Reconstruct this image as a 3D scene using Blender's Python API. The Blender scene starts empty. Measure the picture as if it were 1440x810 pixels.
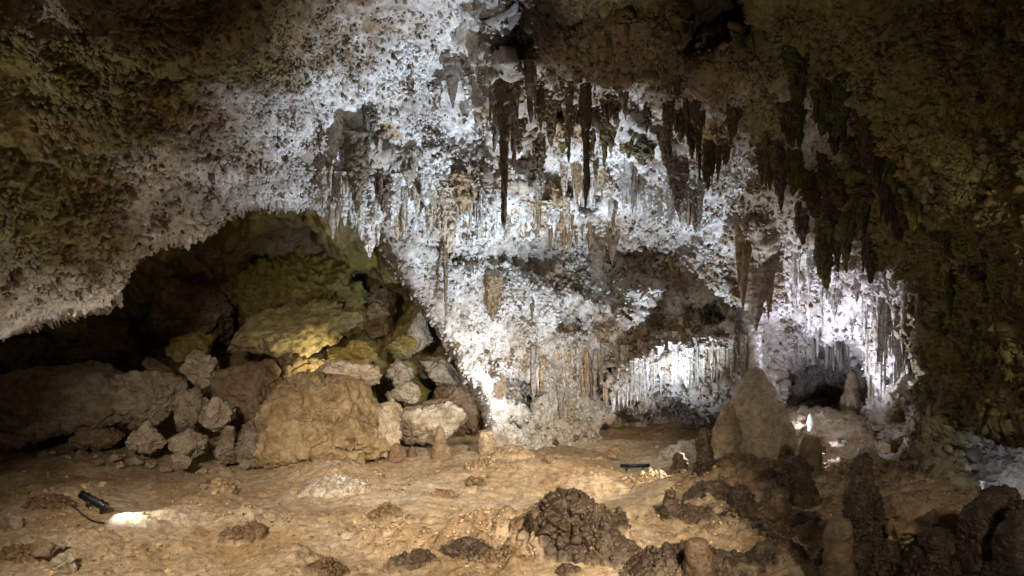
import bpy, math, random, time
import numpy as np
from mathutils import Vector
from mathutils.bvhtree import BVHTree
T0 = time.time()
random.seed(7)
RNG = np.random.default_rng(11)
F = 1130.0; CAMH = 4.0
scene = bpy.context.scene
COL = scene.collection

def pt(u, v, Y):
    """the place in the cave (metres) that a sight line of the survey photograph meets at distance Y"""
    return ((u-720.0)/F*Y, Y, CAMH-(v-405.0)/F*Y)

# ------------------------------------------------------------------ noise
_perm = RNG.permutation(256).astype(np.int32)
PERM = np.concatenate([_perm, _perm])
_g = RNG.normal(size=(256, 3)); _g /= np.linalg.norm(_g, axis=1, keepdims=True)
GRAD = _g.astype(np.float32)
JIT = RNG.random((256, 3)).astype(np.float32)

def hsh(i, j, k):
    return PERM[(PERM[(PERM[i & 255] + j) & 255] + k) & 255]

def perlin(P):
    P = P.astype(np.float32)
    I = np.floor(P).astype(np.int32); f = P - I
    w = f*f*f*(f*(f*6-15)+10)
    out = 0
    for dx in (0, 1):
        wx = w[:, 0] if dx else 1-w[:, 0]
        for dy in (0, 1):
            wy = w[:, 1] if dy else 1-w[:, 1]
            for dz in (0, 1):
                wz = w[:, 2] if dz else 1-w[:, 2]
                g = GRAD[hsh(I[:, 0]+dx, I[:, 1]+dy, I[:, 2]+dz)]
                d = g[:, 0]*(f[:, 0]-dx)+g[:, 1]*(f[:, 1]-dy)+g[:, 2]*(f[:, 2]-dz)
                out = out + wx*wy*wz*d
    return out*1.5

def fbm(P, octv=4, gain=.5, lac=2.03):
    a = 1.0; s = 0; t = 0
    for i in range(octv):
        s = s + a*perlin(P + 17.3*i); t += a
        P = P*lac; a *= gain
    return s/t*1.3

def ridged(P, octv=4):
    a = 1.0; s = 0; t = 0
    for i in range(octv):
        s = s + a*(1-2*np.abs(perlin(P+9.1*i))); t += a
        P = P*2.1; a *= .5
    return s/t

def worley(P):
    P = P.astype(np.float32)
    I = np.floor(P).astype(np.int32); f = P-I
    m = np.full(len(P), 9.0, np.float32); cid = np.zeros(len(P), np.int32)
    for dx in (-1, 0, 1):
        for dy in (-1, 0, 1):
            for dz in (-1, 0, 1):
                h = hsh(I[:, 0]+dx, I[:, 1]+dy, I[:, 2]+dz)
                q = JIT[h]
                d = (q[:, 0]+dx-f[:, 0])**2+(q[:, 1]+dy-f[:, 1])**2+(q[:, 2]+dz-f[:, 2])**2
                s = d < m
                m = np.where(s, d, m); cid = np.where(s, h, cid)
    return np.sqrt(m), cid

def knobs(P, size, rad=.62):
    """popcorn calcite: round knobs, 0..1 high, each with its own size"""
    d, c = worley(P/size)
    r = rad*(.55+.6*JIT[c][:, 0])
    return np.sqrt(np.clip(1-(d/r)**2, 0, 1)), c

def cracks(P):
    """0 on the joint planes between blocks, rising away from them"""
    P = P.astype(np.float32)
    I = np.floor(P).astype(np.int32); f = P-I
    m = np.full(len(P), 9.0, np.float32); m2 = m.copy()
    for dx in (-1, 0, 1):
        for dy in (-1, 0, 1):
            for dz in (-1, 0, 1):
                q = JIT[hsh(I[:, 0]+dx, I[:, 1]+dy, I[:, 2]+dz)]
                d = (q[:, 0]+dx-f[:, 0])**2+(q[:, 1]+dy-f[:, 1])**2+(q[:, 2]+dz-f[:, 2])**2
                m2 = np.minimum(m2, np.maximum(m, d)); m = np.minimum(m, d)
    return np.sqrt(m2)-np.sqrt(m)

def sstep(a, b, x):
    t = np.clip((x-a)/(b-a), 0, 1); return t*t*(3-2*t)

# ------------------------------------------------------------------ mesh tools
def link(name, me, mat=None, parent=None, **tags):
    o = bpy.data.objects.new(name, me); COL.objects.link(o)
    if mat is not None and me is not None: me.materials.append(mat)
    if parent is not None: o.parent = parent
    for k, v in tags.items(): o[k] = v
    return o

def mesh_np(name, V, faces, col=None, smooth=True):
    """faces: (n,4) or (n,3) int array"""
    me = bpy.data.meshes.new(name)
    V = np.asarray(V, np.float32); faces = np.asarray(faces, np.int32)
    n, k = faces.shape
    me.vertices.add(len(V)); me.vertices.foreach_set('co', V.ravel())
    me.loops.add(n*k); me.loops.foreach_set('vertex_index', faces.ravel())
    me.polygons.add(n)
    me.polygons.foreach_set('loop_start', np.arange(0, n*k, k, dtype=np.int32))
    me.polygons.foreach_set('use_smooth', np.full(n, smooth))
    if col is not None:
        a = me.color_attributes.new('stone', 'FLOAT_COLOR', 'POINT')
        a.data.foreach_set('color', np.concatenate([col, np.ones((len(col), 1))], 1).astype(np.float32).ravel())
    me.update(); me.validate()
    return me

def compact(V, faces, col=None):
    used = np.unique(faces)
    idx = np.full(len(V), -1, np.int32); idx[used] = np.arange(len(used))
    return V[used], idx[faces], (None if col is None else col[used])

def grid_faces(nr, nc, wrap=False):
    r = np.arange(nr-1)[:, None]; c = np.arange(nc if wrap else nc-1)[None, :]
    c2 = (c+1) % nc
    return np.stack([r*nc+c+0*r, r*nc+c2+0*r, (r+1)*nc+c2, (r+1)*nc+c], -1).reshape(-1, 4)

def seg_dist(U, V, poly):
    """signed distance to a polygon, inside positive"""
    poly = np.array(poly, float); n = len(poly)
    d = np.full(U.shape, 1e18); inside = np.zeros(U.shape, bool)
    for i in range(n):
        ax, ay = poly[i]; bx, by = poly[(i+1) % n]
        ex, ey = bx-ax, by-ay
        t = np.clip(((U-ax)*ex+(V-ay)*ey)/(ex*ex+ey*ey+1e-9), 0, 1)
        d = np.minimum(d, (U-ax-t*ex)**2+(V-ay-t*ey)**2)
        cr = ((ay > V) != (by > V)) & (U < (bx-ax)*(V-ay)/((by-ay) if by != ay else 1e-9)+ax)
        inside ^= cr
    d = np.sqrt(d)
    return np.where(inside, d, -d)

def rbf(ctrl, U, V):
    C = np.array(ctrl, float); s = 100.0
    X = C[:, :2]/s
    D = np.linalg.norm(X[:, None]-X[None], axis=2)
    n = len(C)
    A = np.zeros((n+1, n+1)); A[:n, :n] = -np.sqrt(D**2+.05); A[:n, n] = 1; A[n, :n] = 1
    A[:n, :n] += 0
    w = np.linalg.solve(A, np.append(C[:, 2], 0))
    out = np.full(U.shape, w[n])
    for i in range(n):
        out -= w[i]*np.sqrt((U/s-X[i, 0])**2+(V/s-X[i, 1])**2+.05)
    return out

def axis(parts):
    o = []
    for a, b, st in parts:
        o.append(np.arange(a, b, st))
    return np.concatenate(o+[[parts[-1][1]]])

def grid_normals(P):
    du = np.gradient(P, axis=1); dv = np.gradient(P, axis=0)
    n = np.cross(dv, du); n /= np.linalg.norm(n, axis=2, keepdims=True)+1e-9
    # towards the open cave
    s = np.sign(-(n*(P-np.array([0, 0, CAMH]))).sum(2, keepdims=True)); s[s == 0] = 1
    return n*s

_ico = {}
def ico(sub):
    if sub not in _ico:
        import bmesh
        bm = bmesh.new(); bmesh.ops.create_icosphere(bm, subdivisions=sub, radius=1)
        V_ = np.array([v.co[:] for v in bm.verts]); F_ = np.array([[v.index for v in f.verts] for f in bm.faces]); bm.free()
        _ico[sub] = (V_, F_)
    return _ico[sub]
# ------------------------------------------------------------------ materials
def rock_mat(name, src='attr', rough=.75, bump=.5, bscale=1.0, spec=.35, spot=.5):
    m = bpy.data.materials.new(name); m.use_nodes = True
    nt = m.node_tree; N = nt.nodes; L = nt.links; N.clear()
    out = N.new('ShaderNodeOutputMaterial'); b = N.new('ShaderNodeBsdfPrincipled')
    L.new(b.outputs[0], out.inputs[0])
    if src == 'attr':
        a = N.new('ShaderNodeAttribute'); a.attribute_name = 'stone'; base = a.outputs['Color']
    else:
        a = N.new('ShaderNodeObjectInfo'); base = a.outputs['Color']
    geo = N.new('ShaderNodeNewGeometry')
    n1 = N.new('ShaderNodeTexNoise'); n1.inputs['Scale'].default_value = 9*bscale; n1.inputs['Detail'].default_value = 6; n1.inputs['Roughness'].default_value = .68
    L.new(geo.outputs['Position'], n1.inputs['Vector'])
    n2 = N.new('ShaderNodeTexNoise'); n2.inputs['Scale'].default_value = 38*bscale; n2.inputs['Detail'].default_value = 4
    L.new(geo.outputs['Position'], n2.inputs['Vector'])
    r1 = N.new('ShaderNodeMapRange'); r1.inputs['From Min'].default_value = .36; r1.inputs['From Max'].default_value = .62
    r1.inputs['To Min'].default_value = 1-spot; r1.inputs['To Max'].default_value = 1.12
    L.new(n1.outputs[0], r1.inputs[0])
    r2 = N.new('ShaderNodeMapRange'); r2.inputs['From Min'].default_value = .35; r2.inputs['From Max'].default_value = .65
    r2.inputs['To Min'].default_value = 1-spot*.5; r2.inputs['To Max'].default_value = 1.08
    L.new(n2.outputs[0], r2.inputs[0])
    mu = N.new('ShaderNodeMath'); mu.operation = 'MULTIPLY'; L.new(r1.outputs[0], mu.inputs[0]); L.new(r2.outputs[0], mu.inputs[1])
    # dirt is warmer than the clean calcite: scale blue most
    cb = N.new('ShaderNodeCombineColor')
    p1 = N.new('ShaderNodeMath'); p1.operation = 'POWER'; p1.inputs[1].default_value = .85; L.new(mu.outputs[0], p1.inputs[0])
    p3 = N.new('ShaderNodeMath'); p3.operation = 'POWER'; p3.inputs[1].default_value = 1.25; L.new(mu.outputs[0], p3.inputs[0])
    L.new(p1.outputs[0], cb.inputs[0]); L.new(mu.outputs[0], cb.inputs[1]); L.new(p3.outputs[0], cb.inputs[2])
    mx = N.new('ShaderNodeMix'); mx.data_type = 'RGBA'; mx.blend_type = 'MULTIPLY'; mx.inputs[0].default_value = 1
    L.new(base, mx.inputs[6]); L.new(cb.outputs[0], mx.inputs[7])
    L.new(mx.outputs[2], b.inputs['Base Color'])
    b.inputs['Roughness'].default_value = rough; b.inputs['Specular IOR Level'].default_value = spec
    ad = N.new('ShaderNodeMath'); ad.operation = 'MULTIPLY_ADD'; ad.inputs[1].default_value = .45
    L.new(n2.outputs[0], ad.inputs[0]); L.new(n1.outputs[0], ad.inputs[2])
    bp = N.new('ShaderNodeBump'); bp.inputs['Strength'].default_value = bump; bp.inputs['Distance'].default_value = .05
    L.new(ad.outputs[0], bp.inputs['Height']); L.new(bp.outputs[0], b.inputs['Normal'])
    return m

M_WALL = rock_mat('cave_limestone', bump=.4, spot=.38)
M_KNOB = rock_mat('popcorn_calcite', bump=.2, spot=.25, rough=.65)
M_FLOOR = rock_mat('cave_floor_silt', rough=.85, bump=.7, bscale=.8, spec=.15, spot=.4)
M_DRIP = rock_mat('dripstone', src='obj', rough=.6, bump=.5, bscale=1.3, spot=.72)
M_WET = rock_mat('wet_dripstone', rough=.48, bump=.8, bscale=.8, spec=.55, spot=.45)
M_ROCK = rock_mat('boulder_limestone', rough=.85, bump=.9, bscale=.6, spec=.15, spot=.42)

def plain(name, c, rough=.5, metal=0, emit=None):
    m = bpy.data.materials.new(name); m.use_nodes = True
    b = m.node_tree.nodes['Principled BSDF']
    n = m.node_tree.nodes.new('ShaderNodeTexNoise'); n.inputs['Scale'].default_value = 30
    r = m.node_tree.nodes.new('ShaderNodeMapRange'); r.inputs['To Min'].default_value = rough-.12; r.inputs['To Max'].default_value = rough+.12
    m.node_tree.links.new(n.outputs[0], r.inputs[0]); m.node_tree.links.new(r.outputs[0], b.inputs['Roughness'])
    b.inputs['Base Color'].default_value = (*c, 1); b.inputs['Metallic'].default_value = metal
    if emit:
        b.inputs['Emission Color'].default_value = (*emit[0], 1); b.inputs['Emission Strength'].default_value = emit[1]
    return m
M_BLACK = plain('black_housing', (.012, .012, .013), .4, .3)
M_LENS = plain('lamp_lens', (.9, .9, .85), .3, 0, ((1, .95, .85), 6))
M_GLASS = plain('dark_lamp_glass', (.05, .05, .055), .2)
M_CABLE = plain('black_cable', (.02, .018, .016), .6)

WHITE = np.array([.78, .76, .74]); PALE = np.array([.6, .54, .46]); TAN = np.array([.4, .29, .17]); BROWN = np.array([.17, .105, .05])
GREY = np.array([.34, .3, .26]); OLIVE = np.array([.18, .17, .022]); OCHRE = np.array([.36, .22, .07]); DARK = np.array([.08, .055, .03])

def mixc(c, k, w):
    return c*(1-w[..., None])+k*w[..., None]

# ------------------------------------------------------------------ the big sheet: ceiling and walls
CTRL = [(-700,-600,4),(0,-600,4),(720,-600,4.5),(1440,-600,4),(2100,-600,4),(-700,-200,6),(-700,200,7),(-700,500,9),(-300,400,10),
(-700,900,9),
(0,0,9.5),(0,150,11),(0,300,12),(0,440,13.2),(-200,450,12),(150,100,11.5),(150,250,13.5),(150,400,14.5),(240,60,12),(250,200,14),
(250,320,16),(330,150,14),(330,280,16.8),(450,100,14.8),(450,200,16.2),(450,275,17.5),(450,-50,12),(600,0,14),(600,120,16.3),
(600,220,17.5),(600,300,18.3),(660,0,14.5),(660,100,17),(650,200,18),(720,0,12.5),(720,100,14.5),(720,200,16.7),(720,290,18),
(850,0,11),(850,120,14.5),(850,230,18),(850,290,18.5),(1000,0,11),(1000,100,13.5),(1000,200,16),(1000,290,18.5),
(1100,150,13),(1100,250,15.5),(1150,0,10.5),(1200,100,11.5),(1200,250,13.5),(1300,100,9.5),(1300,300,12),(1440,0,8),(1440,200,9.5),
(1440,400,10.5),(1440,560,12),(1600,300,8),(1600,600,9),(2100,0,5),(2100,600,5),(2100,900,5),(1600,900,8),
(560,340,19),(620,350,19.5),(620,430,20),(660,520,20),(700,600,20),(760,350,20.5),(760,450,20.3),(760,550,20.5),(760,640,20.2),
(850,350,21),(850,450,20.5),(850,560,21.2),(850,640,21),(950,350,20.3),(950,440,20.5),(950,500,20.2),(950,640,21.2),
(1050,350,18.8),(1050,450,20),(1050,560,20.5),(1050,640,21),(1130,380,19.8),(1130,450,21),(1130,560,22.5),(1130,640,22.5),
(1220,380,17.5),(1220,450,19.5),(1200,560,22.5),(1250,500,18.8),(1265,560,18.3),(1262,610,17.8),(1200,620,22),(1290,420,17.8),(1292,480,18.3),(1288,560,18.0),(1330,470,14.8),(1335,560,15.2),(1320,390,14.5),(1310,650,14.5),
(1300,760,13),(1440,760,11),(1100,720,20),(900,720,20),(700,720,20)]
HOLE = [(-720,520),(-300,480),(-100,472),(0,463),(60,447),(150,430),(160,402),(172,375),(195,338),(245,334),(262,331),(292,324),(332,298),(370,286),
(450,283),(490,292),(520,315),(545,345),(575,390),(605,435),(640,490),(672,550),(690,600),(690,760),(-720,960)]
STEPS = [  # polygon, metres further back, softness px
 ([(690,-200),(790,-200),(765,60),(735,95),(700,70)], 1.6, 26),
 ([(935,-40),(1090,-40),(1080,40),(1010,75),(985,120),(955,70)], 2.2, 22),
 ([(765,95),(800,110),(850,120),(870,160),(850,180),(800,175),(768,160)], 1.8, 9),
 ([(865,115),(915,130),(960,190),(940,205),(885,165)], 1.3, 9),
 ([(725,190),(770,200),(850,262),(860,292),(830,300),(760,262),(722,230)], .8, 12),
 ([(880,180),(940,190),(960,232),(900,245)], .5, 12),
 ([(560,338),(640,336),(760,326),(860,318),(985,316),(1000,345),(940,378),(760,388),(640,380),(600,352)], .6, 20),
 ([(955,428),(1005,428),(1012,450),(985,458),(955,450)], 1.0, 7),
 ([(868,578),(930,558),(1010,560),(1046,548),(1046,600),(1030,648),(850,648),(850,600)], 1.5, 8),
 ([(1092,548),(1108,510),(1150,474),(1200,468),(1226,500),(1240,545),(1222,572),(1190,578),(1100,578)], 1.8, 14),
 ([(723,535),(752,540),(757,600),(728,600)], 1.0, 6),
 ([(782,430),(812,440),(815,460),(785,462)], .5, 6),
 ([(1180,130),(1250,190),(1240,260),(1190,240)], .9, 15),
 ([(1085,160),(1120,190),(1135,250),(1100,260)], 1.1, 10),
 ([(1350,612),(1400,592),(1450,600),(1620,620),(1620,740),(1400,735),(1352,680)], 2.0, 14),
]
BULGES = [
 ([(105,-300),(108,0),(150,38),(200,86),(255,80),(330,42),(375,-5),(390,-300)], 2.6, 16),  # polygon, metres nearer, softness px
 ([(855,560),(862,520),(900,488),(960,470),(1045,470),(1052,545),(1010,552),(930,552),(870,580)], .9, 12),
 ([(480,200),(505,190),(535,215),(552,260),(545,300),(500,300),(484,250)], .5, 9),
 ([(690,60),(720,60),(735,200),(725,300),(700,290),(692,180)], .7, 9),
 ([(760,40),(900,30),(960,90),(930,120),(850,105),(790,80)], .8, 16),
 ([(1040,320),(1075,310),(1085,380),(1060,420),(1045,400)], .7, 9),
 ([(1230,590),(1280,540),(1340,560),(1340,760),(1210,760),(1210,680)], .5, 20),
 ([(610,170),(660,0),(685,0),(680,180),(660,260),(600,260)], .35, 14),
 ([(870,400),(920,395),(935,430),(880,445)], .5, 8),
 ([(1110,420),(1150,400),(1165,470),(1120,470)], .3, 12),
]
u_ax = axis([(-720,-80,22),(-80,-16,4),(-16,1456,1.35),(1456,1520,4),(1520,2150,22)])
v_ax = axis([(-620,-60,20),(-60,-14,4),(-14,700,1.35),(700,900,4)])
U, V = np.meshgrid(u_ax, v_ax)
shp = U.shape
Y = rbf(CTRL, U, V)
P0 = np.stack(pt(U, V, Y), -1).reshape(-1, 3)
# ragged outlines: the survey outlines get a wobble that belongs to the rock
w1 = fbm(P0*np.array([1.1, .3, 1.1]), 5, .6).reshape(shp); w2 = fbm(P0*np.array([1.1, .3, 1.1])+50, 5, .6).reshape(shp)
Uw = U+w1*26; Vw = V+w2*26
for poly, d, s in STEPS:
    Y += d*sstep(-s*.3, s, seg_dist(Uw, Vw, poly))
for poly, d, s in BULGES:
    q = np.clip((seg_dist(Uw, Vw, poly)+s*.2)/(s*1.6), 0, 1)
    Y -= d*np.sqrt(1-(1-q)**2)
hole = seg_dist(U+w1*9, V+w2*9, HOLE)
q = np.clip((hole+14)/14, 0, 1)
Y += .5*(1-np.sqrt(np.clip(1-q*q, 0, 1)))
Y += np.where(hole > 0, .35*np.abs(hole), 0)
Y = np.maximum(Y, 3.5)
P = np.stack(pt(U, V, Y), -1)
Nn = grid_normals(P)
Pf = P.reshape(-1, 3)
print('sheet base', Pf.shape, round(time.time()-T0, 1))

def region(items, soft_noise=30):
    """soft-edged mask: list of (u,v,ru,rv,weight)"""
    m = np.zeros(shp)
    for cu, cv, ru, rv, w in items:
        d = np.sqrt(((Uw+w2*soft_noise-cu)/ru)**2+((Vw+w1*soft_noise-cv)/rv)**2)
        m = np.maximum(m, w*sstep(1.25, .6, d))
    return m
# where things grow
smooth_m = region([(640,90,40,110,1),(775,235,55,45,.9),(1150,120,35,50,.8),(930,200,40,22,.7),(1190,200,40,30,.5),(740,335,70,14,.9),(1000,325,50,22,.7),
                   (1160,520,50,45,.8),(230,250,40,25,.5),(560,60,60,60,.3),(752,70,20,35,.9),(690,540,30,70,.5),(1060,490,14,50,.9),(1245,610,60,26,.5),(300,310,110,22,.6),(0,150,60,120,.8),(30,430,80,30,.5)])
drape_m = region([(780,570,60,60,1),(950,520,110,60,1),(960,610,90,40,.8),(1050,380,30,90,1),(1130,420,70,90,.6),(1250,480,50,130,1),(1420,640,70,60,1),
                  (1000,250,150,80,.6),(820,330,60,30,.8),(520,260,45,60,1),(700,160,40,140,.8),(820,180,40,130,.8),(1250,400,200,220,.7),(1160,540,70,40,.7),(900,420,60,40,.4)])
sm = smooth_m.ravel(); dr = drape_m.ravel()
big = fbm(Pf*.55, 4)*.42
med = fbm(Pf*1.9+5, 4, .55)*.17
lump, _ = knobs(Pf*np.array([1, 1, .8])+med[:, None]*.3, .75)
fl = ridged(Pf*np.array([5.5, 5.5, .75])+3, 3)*.085
shag, _ = knobs(Pf*np.array([1, 1, .38])+fbm(Pf*2, 3)[:, None]*.2, .42, .7)
shag2, _ = knobs(Pf*np.array([1, 1, .5])+9, .2, .7)
k1, c1 = knobs(Pf+fbm(Pf*3, 2)[:, None]*.05, .125, .6)
k2, c2 = knobs(Pf+31, .07, .62)
calm = sstep(-.12, .22, fbm(Pf*.75+170, 4, .55))
kden = sstep(-.35, .25, fbm(Pf*1.3+70, 3))*(.5+.5*calm)   # patchy growth
k3, c3 = knobs(Pf+11, .34, .6)
shagm = np.maximum(region([(1330,300,260,330,1),(1120,200,60,200,.8),(900,130,190,110,.9),(700,150,50,130,.9),(510,240,50,60,.9),(1300,620,90,160,.9),(1060,340,50,90,.6)]).ravel(), .0)
disp = big+med*(1-.4*sm)+lump*.06*(1-sm)+fl*(dr*1.2)*(1-.6*sm)+shagm*(shag*.11+shag2*.08)
kn = (1-.88*sm)*(.3+.7*kden)
dim = region([(1370,300,170,330,1),(80,150,200,230,1),(300,30,140,90,.8),(1200,60,250,90,.9)]).ravel()
disp += dim*(ridged(Pf*np.array([.7, .7, 2.6])+61, 4)*.16-.1*np.exp(-(cracks(Pf*np.array([.8, .8, 1.1])+fbm(Pf*1.5, 3)[:, None]*.3)/.07)**2))
cw = region([(720,480,150,170,1),(950,380,130,90,1),(1150,420,110,70,.8)]).ravel()
disp += cw*(ridged(Pf*np.array([2.2, 2.2, 1.1])+44, 4)*.16*(1-.5*sm)+fbm(Pf*4+71, 3)*.06)
disp += kn*(k1*.055+k2*.03+k3*.05)*(1-.35*dr)
lipk = np.exp(-(hole.ravel()/14)**2)
disp *= 1-.35*lipk
near = np.clip(Pf[:, 1]/16, .35, 1.2)
Pd = Pf+Nn.reshape(-1, 3)*disp[:, None]*np.where(Pf[:, 1] < 9, .8, 1)[:, None]
print('sheet disp', round(time.time()-T0, 1))
# stains and regional tones, plus shade painted on the dark ceiling spots
nz = fbm(Pf*.9+20, 5, .6).reshape(shp); nz2 = fbm(Pf*3.1+40, 4, .6).reshape(shp)
c = np.ones(shp+(3,))*WHITE*.98
c = mixc(c, PALE, np.clip(.35+1.3*nz, 0, 1)*.6)
olive = region([(-60,150,160,260,1),(150,120,150,110,1),(230,40,190,110,1),(90,290,110,110,1),(1330,300,210,330,1),(1500,300,260,500,1),(1150,20,420,110,1),(1200,330,70,110,.9),
                (1360,640,90,200,.8),(350,0,120,70,.9),(1090,200,40,120,.9),(1370,560,60,180,1),(900,40,150,55,.9)])
olive = olive*(1-region([(1205,470,95,120,1)]))
c = mixc(c, (OLIVE*.9+BROWN*.35)[None, None]*np.where(nz[..., None] > 0, 1.0, .8), olive*.93)
brown = region([(900,375,130,46,.75),(800,545,80,90,.65),(820,250,60,30,.4),(470,30,120,70,.75),(740,470,30,24,.5),(350,215,50,26,.6),(280,190,50,30,.5),(760,140,60,110,.85),(860,90,130,70,.85),(1000,150,60,110,.8),(940,150,60,60,.6),(850,340,110,40,.75),(830,360,50,30,.6),(900,470,90,34,.85),(900,600,120,60,.6),
                (790,560,60,70,.5),(980,505,80,26,.7),(1070,370,40,70,.85),(660,340,50,30,.4),(700,400,30,14,.5),(700,420,20,30,.5),(610,330,16,90,.6),(740,500,40,25,.6),(830,440,60,30,.5),(900,400,60,40,.6),
                (1000,400,50,50,.4),(1150,560,80,50,.7),(1100,300,60,60,.6),(1180,580,60,30,.7),(515,240,45,60,.6),(140,320,60,80,.5),(700,230,30,80,.5),(560,340,40,40,.3),(1260,640,60,60,.8),(700,60,50,50,.5)])
c = mixc(c, TAN*.55+BROWN*.3, np.clip(brown*(1.0+1.2*nz2), 0, 1))
grey = region([(760,352,220,34,.75),(640,360,90,30,.6),(780,590,70,60,.75),(880,400,60,30,.6),(1170,520,70,50,.7),(430,320,200,24,.5),(1410,650,80,60,.8),(560,370,30,50,.5),(700,360,120,22,.6)])
c = mixc(c, np.array([.42, .41, .36]), grey)
c = mixc(c, DARK, region([(735,10,60,70,.9),(1010,10,70,60,.8),(240,-10,110,80,.7)]))  # shade of the hollows and hanging mass put into the ceiling colour
ochre = region([(790,170,40,12,.9),(760,262,50,16,.9),(1010,195,40,16,.9),(920,215,35,12,.8),(1280,205,60,26,.5),(540,180,18,14,.8),(970,470,50,16,.6),(930,500,90,16,.4),(260,165,70,30,.5),(60,170,60,30,.4)])
c = mixc(c, OCHRE, ochre*.9)
clean = region([(690,500,60,60,.9),(1215,430,60,60,.7),(640,100,50,120,.6),(870,575,60,30,.9),(600,290,120,30,.5)]).ravel()
nz5 = fbm(Pf*.62+155, 4, .55).reshape(shp)
litall = region([(600,260,420,200,1),(760,480,200,190,1),(1150,440,130,120,.5)])*(1-.8*clean.reshape(shp))
c = mixc(c, GREY*.75+BROWN*.3, sstep(-.02, .26, nz5)*litall*.62)
cw2 = region([(760,480,170,170,1),(950,390,150,110,1),(1150,430,120,80,.5),(800,260,200,60,.5)])
nz3 = fbm(Pf*np.array([1.7, 1.7, 1.0])+120, 5, .65).reshape(shp)
c = mixc(c, BROWN*.7+TAN*.35, sstep(.1, .34, nz3)*cw2*.85)
c = mixc(c, GREY*1.1, sstep(.05, .3, -nz2)*cw2*.45)
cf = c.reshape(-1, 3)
# the knob tips are dusty, many of them brown-black with manganese
clump = sstep(.02, .3, fbm(Pf*2.6+91, 4, .6))
dusty = ((JIT[c1][:, 1] > .5)*sstep(.3, .8, k1)*(.2+.8*clump)*.8+(JIT[c2][:, 1] > .72)*sstep(.25, .7, k2)*.4*(.3+.7*clump)+clump*.4)*kn
dusty = np.clip(dusty*(.65+.9*sstep(-.1, .3, nz.ravel()))*(1-.5*clean), 0, .92)
cf = cf*(1-dusty[:, None])+(DARK*.6+BROWN*.4)*dusty[:, None]
print('sheet colour', round(time.time()-T0, 1))

nr, nc = shp
Fc = grid_faces(nr, nc)
fr = Fc[:, 0]//nc; fcx = Fc[:, 0] % nc
fu = u_ax[fcx]; fv = v_ax[fr]; fh = hole.ravel()[Fc[:, 0]]
# metric depth of the lip kept behind the opening
keep = (fh < 5) & (Pd[Fc[:, 0], 2] > -.9)
fhw = w1.ravel()[Fc[:, 0]]*40
wallm = (fv+fhw*.6 > 322) & (fu > 500) & (fu+fhw < 1290)
rightm = (fu+fhw > 1290) & (fv+fhw*.5 > 330)
parts = [('cave_ceiling', ~(wallm | rightm), ),
         ('cave_wall', wallm & ~rightm), ('cave_wall', rightm)]
for nm, msk in parts:
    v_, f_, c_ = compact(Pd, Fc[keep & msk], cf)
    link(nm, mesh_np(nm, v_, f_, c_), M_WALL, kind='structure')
# coarse copy for hanging things from
st = 3
ci = np.arange(0, nr, st); cj = np.arange(0, nc, st)
Vc = Pd.reshape(nr, nc, 3)[ci][:, cj].reshape(-1, 3)
Fk = grid_faces(len(ci), len(cj))
hk = hole[ci][:, cj].ravel()
Fk = Fk[hk[Fk[:, 0]] < 3]
BVH = BVHTree.FromPolygons(Vc.tolist(), Fk.tolist())
print('sheet done', round(time.time()-T0, 1))

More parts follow.
